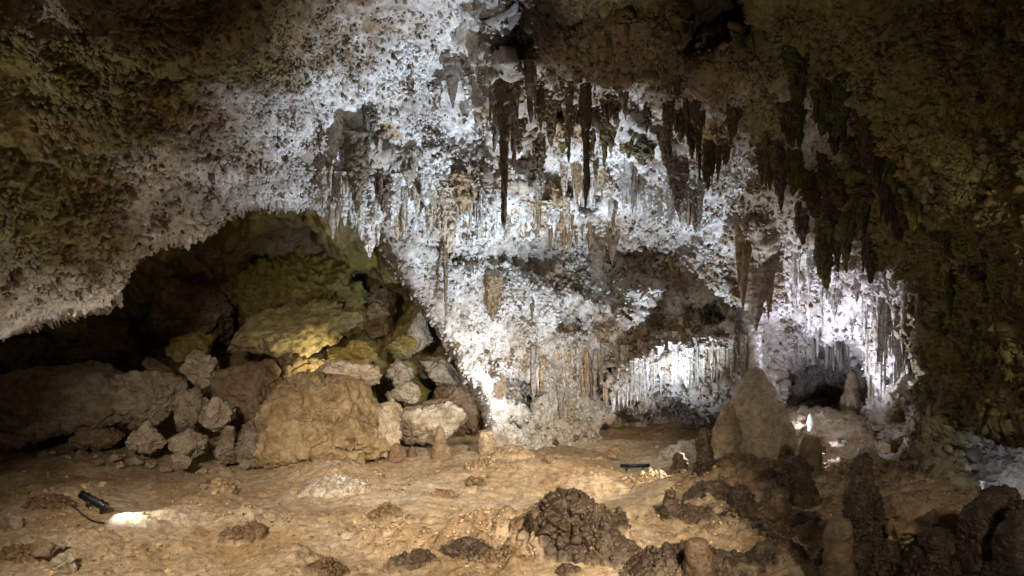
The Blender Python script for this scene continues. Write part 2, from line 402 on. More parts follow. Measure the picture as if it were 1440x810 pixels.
# ------------------------------------------------------------------ cave popcorn: thousands of real little knobs
G3 = Pd.reshape(nr, nc, 3); ND = grid_normals(G3)
UU = 720+G3[..., 0]/G3[..., 1]*F; VV = 405-(G3[..., 2]-CAMH)/G3[..., 1]*F
def idx_at(u, v):
    return int(np.clip(np.searchsorted(v_ax, v), 0, nr-1)), int(np.clip(np.searchsorted(u_ax, u), 0, nc-1))
def sheetY(u, v):
    i, j = idx_at(u, v); return float(G3[i, j, 1])
def popcorn(n, area=None, rmed=1.65, rmax=4.2):
    litm = region([(620,200,420,260,1),(330,240,200,110,1.3),(480,120,120,130,1.2),(120,380,130,90,.8),(150,230,200,160,.45),(720,480,200,200,.8),(1000,300,160,140,.8),(1180,430,130,110,.8),(950,530,110,60,1.2),(1150,150,200,140,.7),(1330,350,200,300,.7),(90,180,180,250,.5)])
    if area is not None: litm = region(area)
    w_ = litm*(.12+.88*np.clip(kden.reshape(shp), 0, 1))*(1-.93*smooth_m)*(1-.2*drape_m)
    w_ *= (UU > -60) & (UU < 1500) & (VV > -40) & (VV < 640) & (hole < 6)
    # clumps
    cl_ = sstep(-.1, .35, fbm(Pf*2.2+140, 4, .6)).reshape(shp); w_ *= (.2+cl_)*(.38+.62*calm.reshape(shp))
    cell = np.gradient(u_ax)[None, :]*np.gradient(v_ax)[:, None]; w_ *= np.minimum(cell, 6)
    pr = w_.ravel(); pr = pr/pr.sum()
    ids = RNG.choice(len(pr), n, p=pr)
    Pk = Pd[ids]+RNG.normal(size=(n, 3))*.01; Nk = ND.reshape(-1, 3)[ids]
    px = Pk[:, 1]/F
    r_ = px*RNG.lognormal(math.log(rmed), .38, n).clip(.9, rmax)
    ax = Nk+np.array([0, 0, -.35])+RNG.normal(size=(n, 3))*.25; ax /= np.linalg.norm(ax, axis=1, keepdims=True)
    V_, F_ = ico(1) 
    m = len(V_)
    # stretch along the growing direction, and roughen
    vv_ = V_[None]*r_[:, None, None]*(1+RNG.normal(size=(n, m, 1))*.1)
    dt = (vv_*ax[:, None]).sum(2, keepdims=True)
    vv_ = vv_+dt*ax[:, None]*RNG.uniform(.2, 1.5, (n, 1, 1))
    vv_ = vv_+Pk[:, None]+ax[:, None]*(r_*.55)[:, None, None]
    ff = F_[None]+(np.arange(n)*m)[:, None, None]
    base = cf[ids]; dk = RNG.random(n) < np.clip(.035+.62*clump[ids]**1.5, 0, .7)
    kc_ = np.where(dk[:, None], BROWN*.8*RNG.uniform(.4, 1.5, (n, 1))+.02, base*RNG.uniform(.8, 1.08, (n, 1))).clip(0, .85)
    PC.append((vv_.reshape(-1, 3), ff.reshape(-1, 3), np.repeat(kc_, m, 0)))
PC = []
popcorn(62000)
popcorn(19000, [(1360,280,170,340,1),(1290,620,90,150,1),(1150,90,140,110,.8),(110,180,220,240,.7),(850,60,150,60,.6)], 2.9, 7.5)
pv, pf, pc, po = [], [], [], 0
for a_, b_, c_ in PC:
    pv.append(a_); pf.append(b_+po); pc.append(c_); po += len(a_)
link('cave_popcorn', mesh_np('cave_popcorn', np.concatenate(pv), np.concatenate(pf), np.concatenate(pc)), M_KNOB, kind='stuff', label='knobbly popcorn calcite crusting the ceiling and walls', category='cave popcorn')
print('popcorn', round(time.time()-T0, 1))

# ------------------------------------------------------------------ the side chamber behind the left opening
ua = axis([(-420,-20,8),(-20,780,1.9),(780,900,8)]); va = axis([(150,262,6),(262,560,1.9),(560,720,5)])
U2, V2 = np.meshgrid(ua, va); shp2 = U2.shape
CH = [(-420,150,15),(0,150,19),(400,150,20.5),(900,150,24),(-420,500,17),(0,480,21),(0,700,20),(200,350,22.5),(200,500,24),(350,300,22),(350,400,24),(450,330,22),(500,400,25),
      (600,400,24.5),(600,500,23.5),(700,500,22.5),(650,600,22.5),(900,600,23),(500,560,24),(300,600,23),(-420,700,17),(700,700,22),(560,330,22),(540,300,21)]
Y2 = rbf(CH, U2, V2)
P2 = np.stack(pt(U2, V2, Y2), -1); N2 = grid_normals(P2).reshape(-1, 3); P2 = P2.reshape(-1, 3)
b2 = fbm(P2*.5+7, 4)*1.3+ridged(P2*.9+3, 4)*.22
kk, cc = knobs(P2, .2)
kk2, _ = knobs(P2, .8)
b2 += (kk*.07+kk2*.22)
nz = fbm(P2*.8+2, 4)
P2 = P2+N2*b2[:, None]
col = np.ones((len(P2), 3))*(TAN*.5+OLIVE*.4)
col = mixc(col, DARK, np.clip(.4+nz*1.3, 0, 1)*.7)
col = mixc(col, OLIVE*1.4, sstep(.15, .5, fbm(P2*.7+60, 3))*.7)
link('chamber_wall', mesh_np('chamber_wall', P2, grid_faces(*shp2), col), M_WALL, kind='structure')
print('chamber', round(time.time()-T0, 1))

# ------------------------------------------------------------------ floor
FB = [  # broad swells of the floor (u,v on flat floor, radius px u, v, height m)
 (1150,625,110,40,.75),(1010,640,60,12,.25),(1000,700,110,30,.16),(800,760,150,36,.16),(470,672,70,18,.28),(345,745,60,20,.16),(310,690,40,14,.2),(40,600,260,45,.5),
 (700,650,120,10,.12),(120,700,60,16,.14),(620,760,130,28,.12),(1300,760,140,60,.8),(1200,830,200,60,.3),(560,735,60,14,.1),(90,780,90,30,.14),(560,640,90,6,.1),(1090,690,90,30,.3)]
def floor_z(x, y):
    """height of the cave floor without its small relief"""
    x = np.asarray(x, float); y = np.asarray(y, float)
    yy = np.maximum(y, 1.5)
    u = 720+x/yy*F; v = 405+CAMH/yy*F
    P = np.stack([x, y, 0*x], -1).reshape(-1, 3)
    h = (fbm(P*.23+3, 3)*.28+fbm(P*.8+8, 3)*.11).reshape(x.shape)
    for a, b, ra, rb, hh in FB:
        ya = CAMH*F/(b-405); xa = (a-720)/F*ya; rx = ra/F*ya; ry = max(.5, rb*ya*ya/(CAMH*F))
        h = h+hh*np.exp(-((x-xa)/rx)**2-((y-ya)/ry)**2)
    h = h+.3*sstep(20, 26, y)+.9*sstep(14, 24, np.abs(x)-.2*y)
    return h
ufl = axis([(-1500,-60,40),(-60,1500,2.0),(1500,2900,40)])
vfl = np.concatenate([axis([(549,600,6),(600,648,1.0),(648,870,1.35),(870,1000,6),(1000,1600,40)]), [2200, 3500, 6000]])
U3, V3 = np.meshgrid(ufl, vfl); shp3 = U3.shape
Y3 = CAMH*F/(V3-405); X3 = (U3-720)/F*Y3
Z3 = floor_z(X3, Y3)
P3 = np.stack([X3, Y3, 0*X3], -1).reshape(-1, 3)
def fmask(items, warp=22):
    wu = fbm(P3*np.array([1.2, 1.2, 1])+4, 4, .6).reshape(shp3)*warp*1.5; wv = fbm(P3*1.2+14, 4, .6).reshape(shp3)*warp
    m = np.zeros(shp3)
    for cu, cv, ru, rv, w in items:
        m = np.maximum(m, w*sstep(1.3, .5, np.sqrt(((U3+wu-cu)/ru)**2+((V3+wv-cv)/rv)**2)))
    return m.ravel()
rough = fmask([(700,770,220,50,1),(820,750,120,30,1),(1060,730,170,90,1),(600,775,120,40,.9),(1300,740,160,110,1),(90,775,130,45,.5),(345,742,60,16,.8),(315,690,40,20,.8),(470,672,60,18,.6),
               (60,700,110,16,.6),(540,722,60,16,.7),(1150,640,140,40,.9),(200,640,170,18,.4),(560,680,90,10,.5),(870,660,80,8,.4),(690,650,60,12,.5),(440,790,40,20,.7),(660,690,40,10,.5)])
h = fbm(P3*2.6+1, 4, .6)*.05
r4 = ridged(P3*2.3+9, 4)
cl, cc = knobs(P3+fbm(P3*5, 2)[:, None]*.06, .3); cl2, cc2 = knobs(P3+5, .12); cl3, cc3 = knobs(P3+15, .6)
clod = sstep(-.05, .3, fbm(P3*1.4+33, 3)+(rough-.55)*.5)
h += clod*rough*(cl*.075+cl2*.03+cl3*.09+r4*.03)
sp = (JIT[cc2][:, 2] > .93)*cl2*.035*(1-rough); h += sp
h += np.clip(r4-.45, 0, 1)*.05
Z3 = Z3+h.reshape(shp3)
Z3 = np.where(U3 > 5000, 0, Z3)
P3o = np.stack([X3, Y3, Z3], -1).reshape(-1, 3)
n3 = fbm(P3*.7+9, 5, .6); n4 = fbm(P3*3.5+19, 4, .6)
SAND = np.array([.48, .36, .235])
col = np.ones((len(P3), 3))*SAND
col = mixc(col, np.array([.6, .49, .36]), np.clip(.25+1.6*n3, 0, 1)*.7)
col = mixc(col, OCHRE*.85, np.clip(-n3*2, 0, 1)*.5)
col = mixc(col, BROWN*.9, np.clip(clod*rough*(.55+.9*n4)*sstep(.0, .5, cl+cl3*.7), 0, 1)*.8)
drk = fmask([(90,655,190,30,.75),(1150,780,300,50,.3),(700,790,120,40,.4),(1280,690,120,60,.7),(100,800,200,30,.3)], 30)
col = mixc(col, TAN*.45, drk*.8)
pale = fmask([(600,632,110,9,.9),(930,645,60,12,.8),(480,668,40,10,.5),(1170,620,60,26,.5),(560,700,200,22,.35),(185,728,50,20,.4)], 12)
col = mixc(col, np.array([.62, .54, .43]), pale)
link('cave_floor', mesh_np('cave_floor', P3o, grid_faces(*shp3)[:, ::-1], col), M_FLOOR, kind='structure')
print('floor', round(time.time()-T0, 1))
def fz(x, y): return float(floor_z(np.array([x]), np.array([y]))[0])

# ------------------------------------------------------------------ boulders
rock_seed = [0]
def boulder(u0, v0, u1, v1, Yd, label, colour, tilt=0, facets=10, rough=.06, knob=0, depth=None, sub=6, cat='boulder', group='fallen boulders', name='boulder', olive=0.0, sharp=18, taper=0.0, stain=BROWN):
    """a fallen block that fills the outline box u0..u1, v0..v1 at distance Yd"""
    rock_seed[0] += 1
    r = np.random.default_rng(100+rock_seed[0])
    V_, F_ = ico(sub)
    n = r.normal(size=(facets, 3)); n /= np.linalg.norm(n, axis=1, keepdims=True)
    # balanced facets
    for _ in range(30):
        for i in range(facets):
            d = n[i]-n; dd = (d**2).sum(1)+1e-3; dd[i] = 1e9
            n[i] += .04*(d/dd[:, None]**1.5).sum(0); n[i] /= np.linalg.norm(n[i])
    off = r.uniform(.72, 1.0, facets)
    s = np.clip(V_ @ n.T, .05, None)/off[None]
    rad = 1/((s**sharp).sum(1))**(1/sharp)
    Q = V_*rad[:, None]
    Q /= np.abs(Q).max(0)
    if taper: Q[:, 0] *= 1-taper*Q[:, 2]; Q[:, 1] *= 1-taper*.5*Q[:, 2]
    ct, stt = math.cos(tilt), math.sin(tilt)
    w = (u1-u0)/2/F*Yd; hh = (v1-v0)/2/F*Yd
    dp = depth/2 if depth else (w+hh)/2*.9
    # undo the swelling of the box by the tilt
    if tilt:
        a = abs(ct)**2-abs(stt)**2
        w2 = max(.3*w, (w*abs(ct)-hh*abs(stt))/max(a, .25)); h2 = max(.3*hh, (hh*abs(ct)-w*abs(stt))/max(a, .25))
    else: w2, h2 = w, hh
    Q = Q*np.array([w2, dp, h2])
    Q = np.stack([Q[:, 0]*ct+Q[:, 2]*stt, Q[:, 1], -Q[:, 0]*stt+Q[:, 2]*ct], -1)
    size = (w+hh)
    N_ = Q/np.array([w, dp, hh])**2; N_ /= np.linalg.norm(N_, axis=1, keepdims=True)+1e-9
    o = np.array(pt((u0+u1)/2, (v0+v1)/2, Yd))
    S = Q+o
    d = fbm(S*1.1/max(size, .3)*1.2+rock_seed[0], 4, .55)*.1*size+fbm(S*4+2, 4, .6)*rough*.7
    d += np.clip(ridged(S*1.7, 4)-.35, 0, 1)*-.16*min(size, 1)+ridged(S*np.array([1.2, 1.2, 4])+7, 3)*.02*min(size, 1.5)+fbm(S*9, 3)*.018
    d -= .05*min(size, 2)*np.exp(-(cracks(S*np.array([1, 1, 1.5])/max(size*.42, .3)+fbm(S*2, 3)[:, None]*.25)/.05)**2)
    if knob:
        kk, kc = knobs(S, .11); kk2, _ = knobs(S, .26); d += (kk*.04+kk2*.06)*knob
    Q = Q+N_*d[:, None]
    colr = np.ones((len(Q), 3))*np.array(colour)
    n1 = fbm(S*1.6+5, 4, .6); n2 = fbm(S*5+15, 3)
    colr = mixc(colr, stain*.8, np.clip(n1*1.7+.15, 0, 1)*.6)
    if olive: colr = mixc(colr, OLIVE*1.3, np.clip(N_[:, 2]*.6+.4+n2, 0, 1)*olive)
    me = mesh_np(name, Q, F_, colr)
    ob = link(name, me, M_ROCK, label=label, category=cat, group=group)
    ob.location = o
    return ob

GR = 'fallen boulders in the dark side chamber'
B = boulder
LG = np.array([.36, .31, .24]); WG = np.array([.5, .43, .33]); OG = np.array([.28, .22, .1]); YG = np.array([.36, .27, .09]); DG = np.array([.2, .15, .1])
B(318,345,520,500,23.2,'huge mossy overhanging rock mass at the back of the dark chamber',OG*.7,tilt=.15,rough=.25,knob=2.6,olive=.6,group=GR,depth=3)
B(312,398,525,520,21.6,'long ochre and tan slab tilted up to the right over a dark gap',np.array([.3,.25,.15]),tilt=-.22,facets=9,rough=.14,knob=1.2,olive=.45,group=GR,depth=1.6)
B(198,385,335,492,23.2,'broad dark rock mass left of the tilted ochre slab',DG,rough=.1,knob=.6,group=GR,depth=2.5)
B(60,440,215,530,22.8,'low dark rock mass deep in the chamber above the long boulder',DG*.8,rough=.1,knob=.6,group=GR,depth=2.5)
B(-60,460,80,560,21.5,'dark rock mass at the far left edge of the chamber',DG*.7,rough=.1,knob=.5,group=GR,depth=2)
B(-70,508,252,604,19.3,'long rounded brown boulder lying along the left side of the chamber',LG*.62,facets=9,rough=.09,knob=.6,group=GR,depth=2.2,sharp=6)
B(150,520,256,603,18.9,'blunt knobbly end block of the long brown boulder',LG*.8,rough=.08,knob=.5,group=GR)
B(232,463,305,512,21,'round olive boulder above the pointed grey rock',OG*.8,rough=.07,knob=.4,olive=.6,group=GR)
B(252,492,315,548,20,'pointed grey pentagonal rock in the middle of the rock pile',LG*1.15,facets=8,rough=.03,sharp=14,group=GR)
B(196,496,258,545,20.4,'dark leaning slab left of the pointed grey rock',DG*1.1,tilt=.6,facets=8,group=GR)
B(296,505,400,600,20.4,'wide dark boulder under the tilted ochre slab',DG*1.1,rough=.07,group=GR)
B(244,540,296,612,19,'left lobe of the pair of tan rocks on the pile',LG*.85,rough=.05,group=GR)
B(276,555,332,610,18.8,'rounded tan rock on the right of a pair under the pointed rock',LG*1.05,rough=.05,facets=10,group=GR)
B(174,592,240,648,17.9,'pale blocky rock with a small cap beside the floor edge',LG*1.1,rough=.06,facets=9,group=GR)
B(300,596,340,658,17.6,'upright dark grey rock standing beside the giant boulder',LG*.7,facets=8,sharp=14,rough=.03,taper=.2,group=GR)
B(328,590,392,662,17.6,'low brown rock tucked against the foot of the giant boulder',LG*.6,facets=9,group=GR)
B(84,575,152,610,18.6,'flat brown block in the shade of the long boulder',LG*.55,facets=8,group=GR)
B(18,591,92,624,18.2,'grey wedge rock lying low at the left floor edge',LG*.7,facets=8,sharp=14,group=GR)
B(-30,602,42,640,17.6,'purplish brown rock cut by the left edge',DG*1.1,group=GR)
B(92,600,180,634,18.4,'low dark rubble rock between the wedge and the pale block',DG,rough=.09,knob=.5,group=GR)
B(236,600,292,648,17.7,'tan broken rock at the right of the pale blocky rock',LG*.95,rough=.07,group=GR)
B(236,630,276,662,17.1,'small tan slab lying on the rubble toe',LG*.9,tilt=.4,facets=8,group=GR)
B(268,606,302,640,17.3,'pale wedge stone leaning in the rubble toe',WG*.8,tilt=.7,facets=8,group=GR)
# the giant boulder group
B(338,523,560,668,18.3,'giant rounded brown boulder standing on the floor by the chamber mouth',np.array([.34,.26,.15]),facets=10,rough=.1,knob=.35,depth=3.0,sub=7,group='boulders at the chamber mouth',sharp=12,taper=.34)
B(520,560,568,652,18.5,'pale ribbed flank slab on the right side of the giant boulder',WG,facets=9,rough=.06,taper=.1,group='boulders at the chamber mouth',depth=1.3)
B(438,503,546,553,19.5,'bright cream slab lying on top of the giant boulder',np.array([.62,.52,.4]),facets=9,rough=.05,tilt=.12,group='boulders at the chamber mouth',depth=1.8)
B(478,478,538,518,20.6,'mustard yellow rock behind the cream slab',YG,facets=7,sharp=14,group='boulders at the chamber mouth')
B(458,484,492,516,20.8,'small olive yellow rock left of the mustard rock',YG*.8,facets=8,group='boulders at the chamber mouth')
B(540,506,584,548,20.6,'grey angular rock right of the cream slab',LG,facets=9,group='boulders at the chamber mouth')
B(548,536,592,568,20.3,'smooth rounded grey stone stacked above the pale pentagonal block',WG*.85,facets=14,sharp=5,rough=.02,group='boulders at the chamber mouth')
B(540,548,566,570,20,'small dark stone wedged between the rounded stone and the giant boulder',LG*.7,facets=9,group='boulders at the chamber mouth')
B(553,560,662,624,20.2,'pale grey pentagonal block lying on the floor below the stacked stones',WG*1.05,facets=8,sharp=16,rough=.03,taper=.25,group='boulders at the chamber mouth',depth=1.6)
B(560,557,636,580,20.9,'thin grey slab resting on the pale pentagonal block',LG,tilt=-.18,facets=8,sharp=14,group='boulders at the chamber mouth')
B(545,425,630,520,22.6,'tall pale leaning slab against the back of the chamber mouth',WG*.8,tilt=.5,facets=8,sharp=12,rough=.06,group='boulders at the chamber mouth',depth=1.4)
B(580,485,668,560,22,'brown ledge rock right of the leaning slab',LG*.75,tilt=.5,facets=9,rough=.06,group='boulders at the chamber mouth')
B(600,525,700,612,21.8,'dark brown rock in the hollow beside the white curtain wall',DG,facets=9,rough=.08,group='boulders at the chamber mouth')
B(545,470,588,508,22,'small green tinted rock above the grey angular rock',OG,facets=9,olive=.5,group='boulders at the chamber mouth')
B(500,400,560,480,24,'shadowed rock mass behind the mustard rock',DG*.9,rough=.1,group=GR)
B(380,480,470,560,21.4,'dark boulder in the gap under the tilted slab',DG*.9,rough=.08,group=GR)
print('boulders', round(time.time()-T0, 1))

# rubble: small loose stones, each its own
rub = [(190,650,20),(212,655,14),(232,660,18),(262,655,14),(285,662,16),(160,645,18),(140,650,12),(170,655,10),(118,640,20),(300,664,12),(96,644,12),(206,640,16),(250,646,20),(60,640,14),
       (34,762,26),(60,772,34),(84,768,20),(20,735,36),(90,793,40),(545,637,12),(860,642,12),(770,646,16),(866,635,20),(1150,632,20),(1200,655,30),(1190,680,24),(1215,668,18),(1145,650,16),
       (1180,622,22),(1220,640,26),(1242,655,24),(1130,668,18),(1100,662,16),(1260,690,40),(1240,720,34),(1300,700,44),(1270,745,40),(1330,730,50),(1235,680,26),(1290,660,38),(1250,630,30),(1275,615,34)]
for i, (u, v, s) in enumerate(rub):
    side = 'the rubble toe below the long boulder' if u < 320 and v < 700 else ('the brown floor near the black tube lamp' if u < 320 else ('the far floor edge' if u < 900 else ('the foot of the right wall' if u > 1232 else 'the lit pocket behind the dark stalagmites')))
    Yd = CAMH*F/(v+s*.25-405)
    g = 'loose stones at '+side if u > 320 or v < 700 else 'loose stones on '+side
    rz = fz(*pt(u, v, Yd)[:2])
    Yd = (CAMH-rz)*F/(v+s*.25-405)
    B(u-s*.6, v-s*.42, u+s*.6, v+s*.38, Yd, '', (LG if u < 320 else (WG*.8 if 1120 < u < 1225 else TAN*.8))*(.7+.5*random.random()), rough=.03, facets=9, sub=5 if s > 25 else 4, group=g, name='loose_stone', cat='stone', knob=.3 if s > 22 else 0)

# ------------------------------------------------------------------ lumpy floor formations
def lathe(prof, Yd, nring=90, nseg=96, seed=0, knob=.6, rough=.05, flute=0, warp=.35, colour=TAN, top=None, squash=.9, stain=BROWN, sway=.03):
    """prof: (v_px, half_width_px, centre_u_px) from the tip down; returns local verts, faces, colours, origin"""
    prof = np.array(prof, float)
    t = np.concatenate([[0], np.cumsum(np.hypot(np.diff(prof[:, 0]), np.diff(prof[:, 1])))]); t /= t[-1]
    tt = np.linspace(0, 1, nring)
    vv = np.interp(tt, t, prof[:, 0]); rr = np.maximum(np.interp(tt, t, prof[:, 1])*(.84 if knob > .35 else .97), .2); uu = np.interp(tt, t, prof[:, 2])
    k = np.ones(5)/5
    for a in (rr, uu):
        b = np.convolve(np.pad(a, 2, mode='edge'), k, 'valid'); a[:] = b
    rr[0] = .3
    th = np.linspace(0, 2*np.pi, nseg, endpoint=False)
    o = np.array(pt(prof[-1, 2], prof[-1, 0], Yd))
    x, y, z = pt(uu, vv, Yd)
    R = rr/F*Yd
    Q = np.stack([x[:, None]+R[:, None]*np.cos(th), Yd+R[:, None]*np.sin(th)*squash, np.repeat(z[:, None], nseg, 1)], -1)
    N_ = np.stack([np.repeat(np.cos(th)[None], nring, 0), np.repeat(np.sin(th)[None], nring, 0), np.full((nring, nseg), .15)], -1).reshape(-1, 3)
    N_ /= np.linalg.norm(N_, axis=1, keepdims=True)
    S = Q.reshape(-1, 3)
    Rv = np.repeat(R, nseg)
    amp = np.clip(Rv/.25, .1, 1)
    d = fbm(S*2.2+seed, 4, .55)*Rv*warp+fbm(S*6+seed, 3)*rough*amp+(ridged(S*np.array([4, 4, 7])+seed, 3)*.03+knobs(S+seed*2, .07)[0]*.022)*knob*amp
    kk, kc = knobs(S+seed, .12); kk2, kc2 = knobs(S+seed, .3)
    d += knob*(kk*.026+kk2*.05)*amp
    if flute: d += ridged(S*np.array([6, 6, .8])+seed, 2)*flute*amp
    S2 = S+N_*d[:, None]
    n1 = fbm(S*1.8+5+seed, 4, .6)
    colr = mixc(np.ones((len(S), 3))*np.array(colour), stain*.7, np.clip(n1*1.6+.25, 0, 1)*.65)
    F_ = grid_faces(nring, nseg, True)
    return S2-o, F_, colr, o

CRUST = []
def formation(name, prof, Yd, label, cat='stalagmite', group='stalagmites on the cave floor', **kw):
    rock_seed[0] += 1
    Q, F_, colr, o = lathe(prof, Yd, seed=rock_seed[0]*3.7, **kw)
    ob = link(name, mesh_np(name, Q, F_, colr), M_WET, label=label, category=cat, group=group); ob.location = o
    if kw.get('knob', .6) > .35: CRUST.append((Q+o, colr))
    return ob
SG = formation
DB = BROWN*.4; 
SG('stalagmite', [(516,1,1064),(520,8,1064),(533,18,1064),(558,32,1064),(600,50,1065),(640,60,1064),(664,66,1064)], 17.3, 'great smooth tan cone stalagmite rising before the lit curtain wall', colour=np.array([.56,.46,.34]), knob=.2, rough=.03, nring=200, nseg=260, squash=.8, stain=TAN*.8, warp=.1)
SG('stalagmite', [(566,2,1024),(570,8,1024),(585,12,1023),(612,19,1021),(645,24,1020),(664,28,1022)], 16.9, 'narrow tan shoulder spire joined to the left side of the great cone', colour=np.array([.42,.33,.21]), knob=.3, rough=.03)
SG('stalagmite', [(603,2,991),(606,7,991),(630,10,990),(655,14,990),(668,19,990)], 16.2, 'slim dark pointed stalagmite left of the great cone', colour=DB)
SG('stalagmite', [(598,1,619),(602,4,619),(615,8,619),(635,13,620),(645,15,620)], 18.6, 'small pointed brown cone stalagmite below the pale pentagonal block', colour=TAN*.8, knob=.3)
SG('stalagmite', [(604,2,684),(606,10,684),(620,13,684),(640,14,684),(648,17,684)], 18.6, 'short blunt tan stalagmite stump near the foot of the white curtain wall', colour=TAN*.9, knob=.5)
SG('stalagmite', [(627,1,580),(629,4,580),(638,6,580),(646,9,580)], 18.7, 'tiny dark stub stalagmite between the giant boulder and the brown cone', colour=BROWN, knob=.2)
SG('stalagmite', [(622,1,556),(625,8,556),(638,9,556),(648,12,556)], 18.2, 'tiny brown stub stalagmite against the right foot of the giant boulder', colour=BROWN*1.2, knob=.3)
SG('stalagmite', [(612,2,1141),(615,11,1141),(630,15,1141),(655,15,1141),(690,20,1143),(705,24,1143)], 15.2, 'squat brown bollard stalagmite in front of the glowing white one', colour=TAN*.6, knob=.3)
SG('stalagmite', [(645,3,1118),(649,16,1118),(670,24,1118),(690,30,1120),(720,38,1122),(735,42,1124)], 13.7, 'blunt dark lumpy stalagmite left of the tallest dark spire', colour=DB)
SG('stalagmite', [(641,3,1211),(645,12,1211),(660,15,1211),(680,18,1210),(700,24,1210),(730,30,1211),(770,42,1205),(810,62,1200),(850,90,1195)], 10.6, 'tallest dark spire stalagmite in the right foreground', colour=DB*.8, nring=200, nseg=140)
SG('stalagmite', [(727,3,1182),(731,14,1182),(745,19,1181),(775,20,1179),(805,22,1178),(840,26,1178)], 9.9, 'rounded grey brown knob stalagmite against the tallest dark spire', colour=TAN*.5, knob=.2, nring=120, nseg=110)
SG('stalagmite', [(688,3,1095),(692,12,1094),(715,18,1093),(735,16,1092),(760,24,1092),(790,34,1090),(800,38,1090)], 12.0, 'knobbly dark pillar stalagmite in front of the blunt lumpy one', colour=DB*.9)
SG('stalagmite', [(690,2,942),(693,7,942),(710,12,942),(728,16,943),(745,24,945)], 13.7, 'small dark cone stalagmite on a low mound right of the big dark mound', colour=DB)
SG('stalagmite', [(684,3,1041),(688,13,1041),(700,18,1040),(715,22,1040),(725,28,1040)], 14.3, 'short dark lumpy stump in the middle of the right floor', colour=DB)
SG('stalagmite', [(756,4,981),(760,13,981),(775,17,981),(800,20,982),(835,26,982)], 10.4, 'rounded brown stub stalagmite cut by the bottom edge', colour=BROWN*.8, knob=.3)
SG('stalagmite', [(636,2,955),(638,7,955),(650,10,955),(660,13,955)], 16.4, 'small dark stub stalagmite left of the slim pointed one', colour=DB)
SG('stalagmite', [(519,1,1198),(523,7,1198),(545,10,1198),(575,14,1198),(590,18,1198)], 21.0, 'brown cone stalagmite inside the dark recess on the right', colour=TAN*.7, knob=.3)
SG('stalagmite', [(684,4,1402),(690,22,1402),(720,38,1400),(760,50,1395),(810,70,1390),(860,95,1385)], 9.6, 'massive dark stalagmite at the lower right edge', colour=DB*.6, nring=180, nseg=140)
SG('stalagmite', [(705,4,1440),(712,18,1440),(760,40,1442),(850,60,1445)], 9.0, 'dark stalagmite cut off by the right edge', colour=DB*.6)
SG('stalagmite', [(742,4,1322),(748,20,1320),(770,36,1320),(800,55,1318),(850,80,1315)], 9.8, 'wide dark stump before the right wall', colour=DB*.6)
SG('stalagmite', [(582,1,1139),(586,3,1139),(594,5,1139),(601,4,1139),(606,3,1138)], 18.5, 'small glowing white stalagmite lit beside the great cone', colour=np.array([.9,.88,.84]), knob=0, rough=.01, stain=WHITE, cat='stalagmite')
# columns joining floor and ceiling
SG('rock_column', [(455,10,1062),(480,9,1061),(520,10,1060),(545,14,1058),(575,20,1052)], 19.6, 'slender white flowstone column behind the top of the great cone', cat='column', group='flowstone columns', colour=WHITE, flute=.05, knob=.1, stain=PALE)
# mounds
def mound(u, v, hw, hh, Yd, label, colour=DB, knob=1.3, sub=6, group='dark lumpy mounds on the cave floor', rough=.12):
    rock_seed[0] += 1
    r = np.random.default_rng(500+rock_seed[0]); sd = rock_seed[0]*2.3
    n = 150 if hw > 60 else 90; m = 260 if hw > 60 else 150
    th = np.linspace(0, 2*np.pi, m, endpoint=False); t = np.linspace(0, 1, n)
    W = hw/F*Yd; H = hh/F*Yd
    x0, y0, z0 = pt(u, v, Yd); z0 = z0
    X = W*t[:, None]*np.cos(th)[None]; Yl = W*.62*t[:, None]*np.sin(th)[None]
    S = np.stack([X+x0, Yl+y0, 0*X], -1).reshape(-1, 3)
    tt = np.repeat(t, m)
    shape = (np.clip(1-tt/.92, 0, 1)**1.1*(1+.3*tt)*(.9+.5*fbm(S*1.2/max(W, .4)+sd+9, 2)) if hw > 55 else np.clip(1-(tt/.9)**1.5, 0, 1))*(.9+.6*fbm(S*1.8/max(W, .4)+sd, 3))
    Z = H*shape
    e = (1-.9*sstep(.5, .92, tt))
    D = fbm(S*2+sd, 4, .6)[:, None]*np.stack([np.cos(np.tile(th, n)), np.sin(np.tile(th, n))], -1)*W*(.22 if hw > 55 else .45)*tt[:, None]
    Z = Z+.02-.12*sstep(.72, 1, tt)+(floor_z(S[:, 0], S[:, 1])-z0)
    Q = np.stack([X.ravel()+D[:, 0], Yl.ravel()+D[:, 1], Z], -1)
    G = Q.reshape(n, m, 3); du = np.gradient(G, axis=0); dv = np.roll(G, -1, 1)-np.roll(G, 1, 1)
    NN = np.cross(du, dv).reshape(-1, 3); NN /= np.linalg.norm(NN, axis=1, keepdims=True)+1e-9
    NN = NN*np.sign(NN[:, 2:3]+1e-6)
    S3 = Q+np.array([x0, y0, 0])+fbm(Q*2+sd, 3)[:, None]*.1
    k1_, _ = knobs(S3+sd, .21, .7); k2_, _ = knobs(S3+sd+3, .11, .66); k3_, _ = knobs(S3+sd, .62, .7)
    sc_ = min(1, H*2.2)
    Q = Q+NN*(e*(knob*(k1_*.05+k2_*.055+k3_*.06*min(1, H))+ridged(S3*1.9+sd, 5)*.1+ridged(S3*5+sd, 3)*.05)*max(sc_, .45))[:, None]
    n1 = fbm(S*2.5+sd, 4, .6)
    colr = mixc(np.ones((len(S), 3))*np.array(colour), TAN*.7, np.clip(n1*1.8-.2, 0, 1)*.6)
    colr = mixc(colr, SAND, np.clip(sstep(.66, .95, tt+n1*.3), 0, 1)*.85)
    F_ = grid_faces(n, m, True)[:, ::-1]
    ob = link('rock_mound', mesh_np('rock_mound', Q, F_, colr), M_WET, label=label, category='rock mound', group=group)
    ob.location = (x0, y0, z0)
    CRUST.append(((Q+np.array([x0, y0, z0]))[tt < .8], colr[tt < .8]))
    return ob
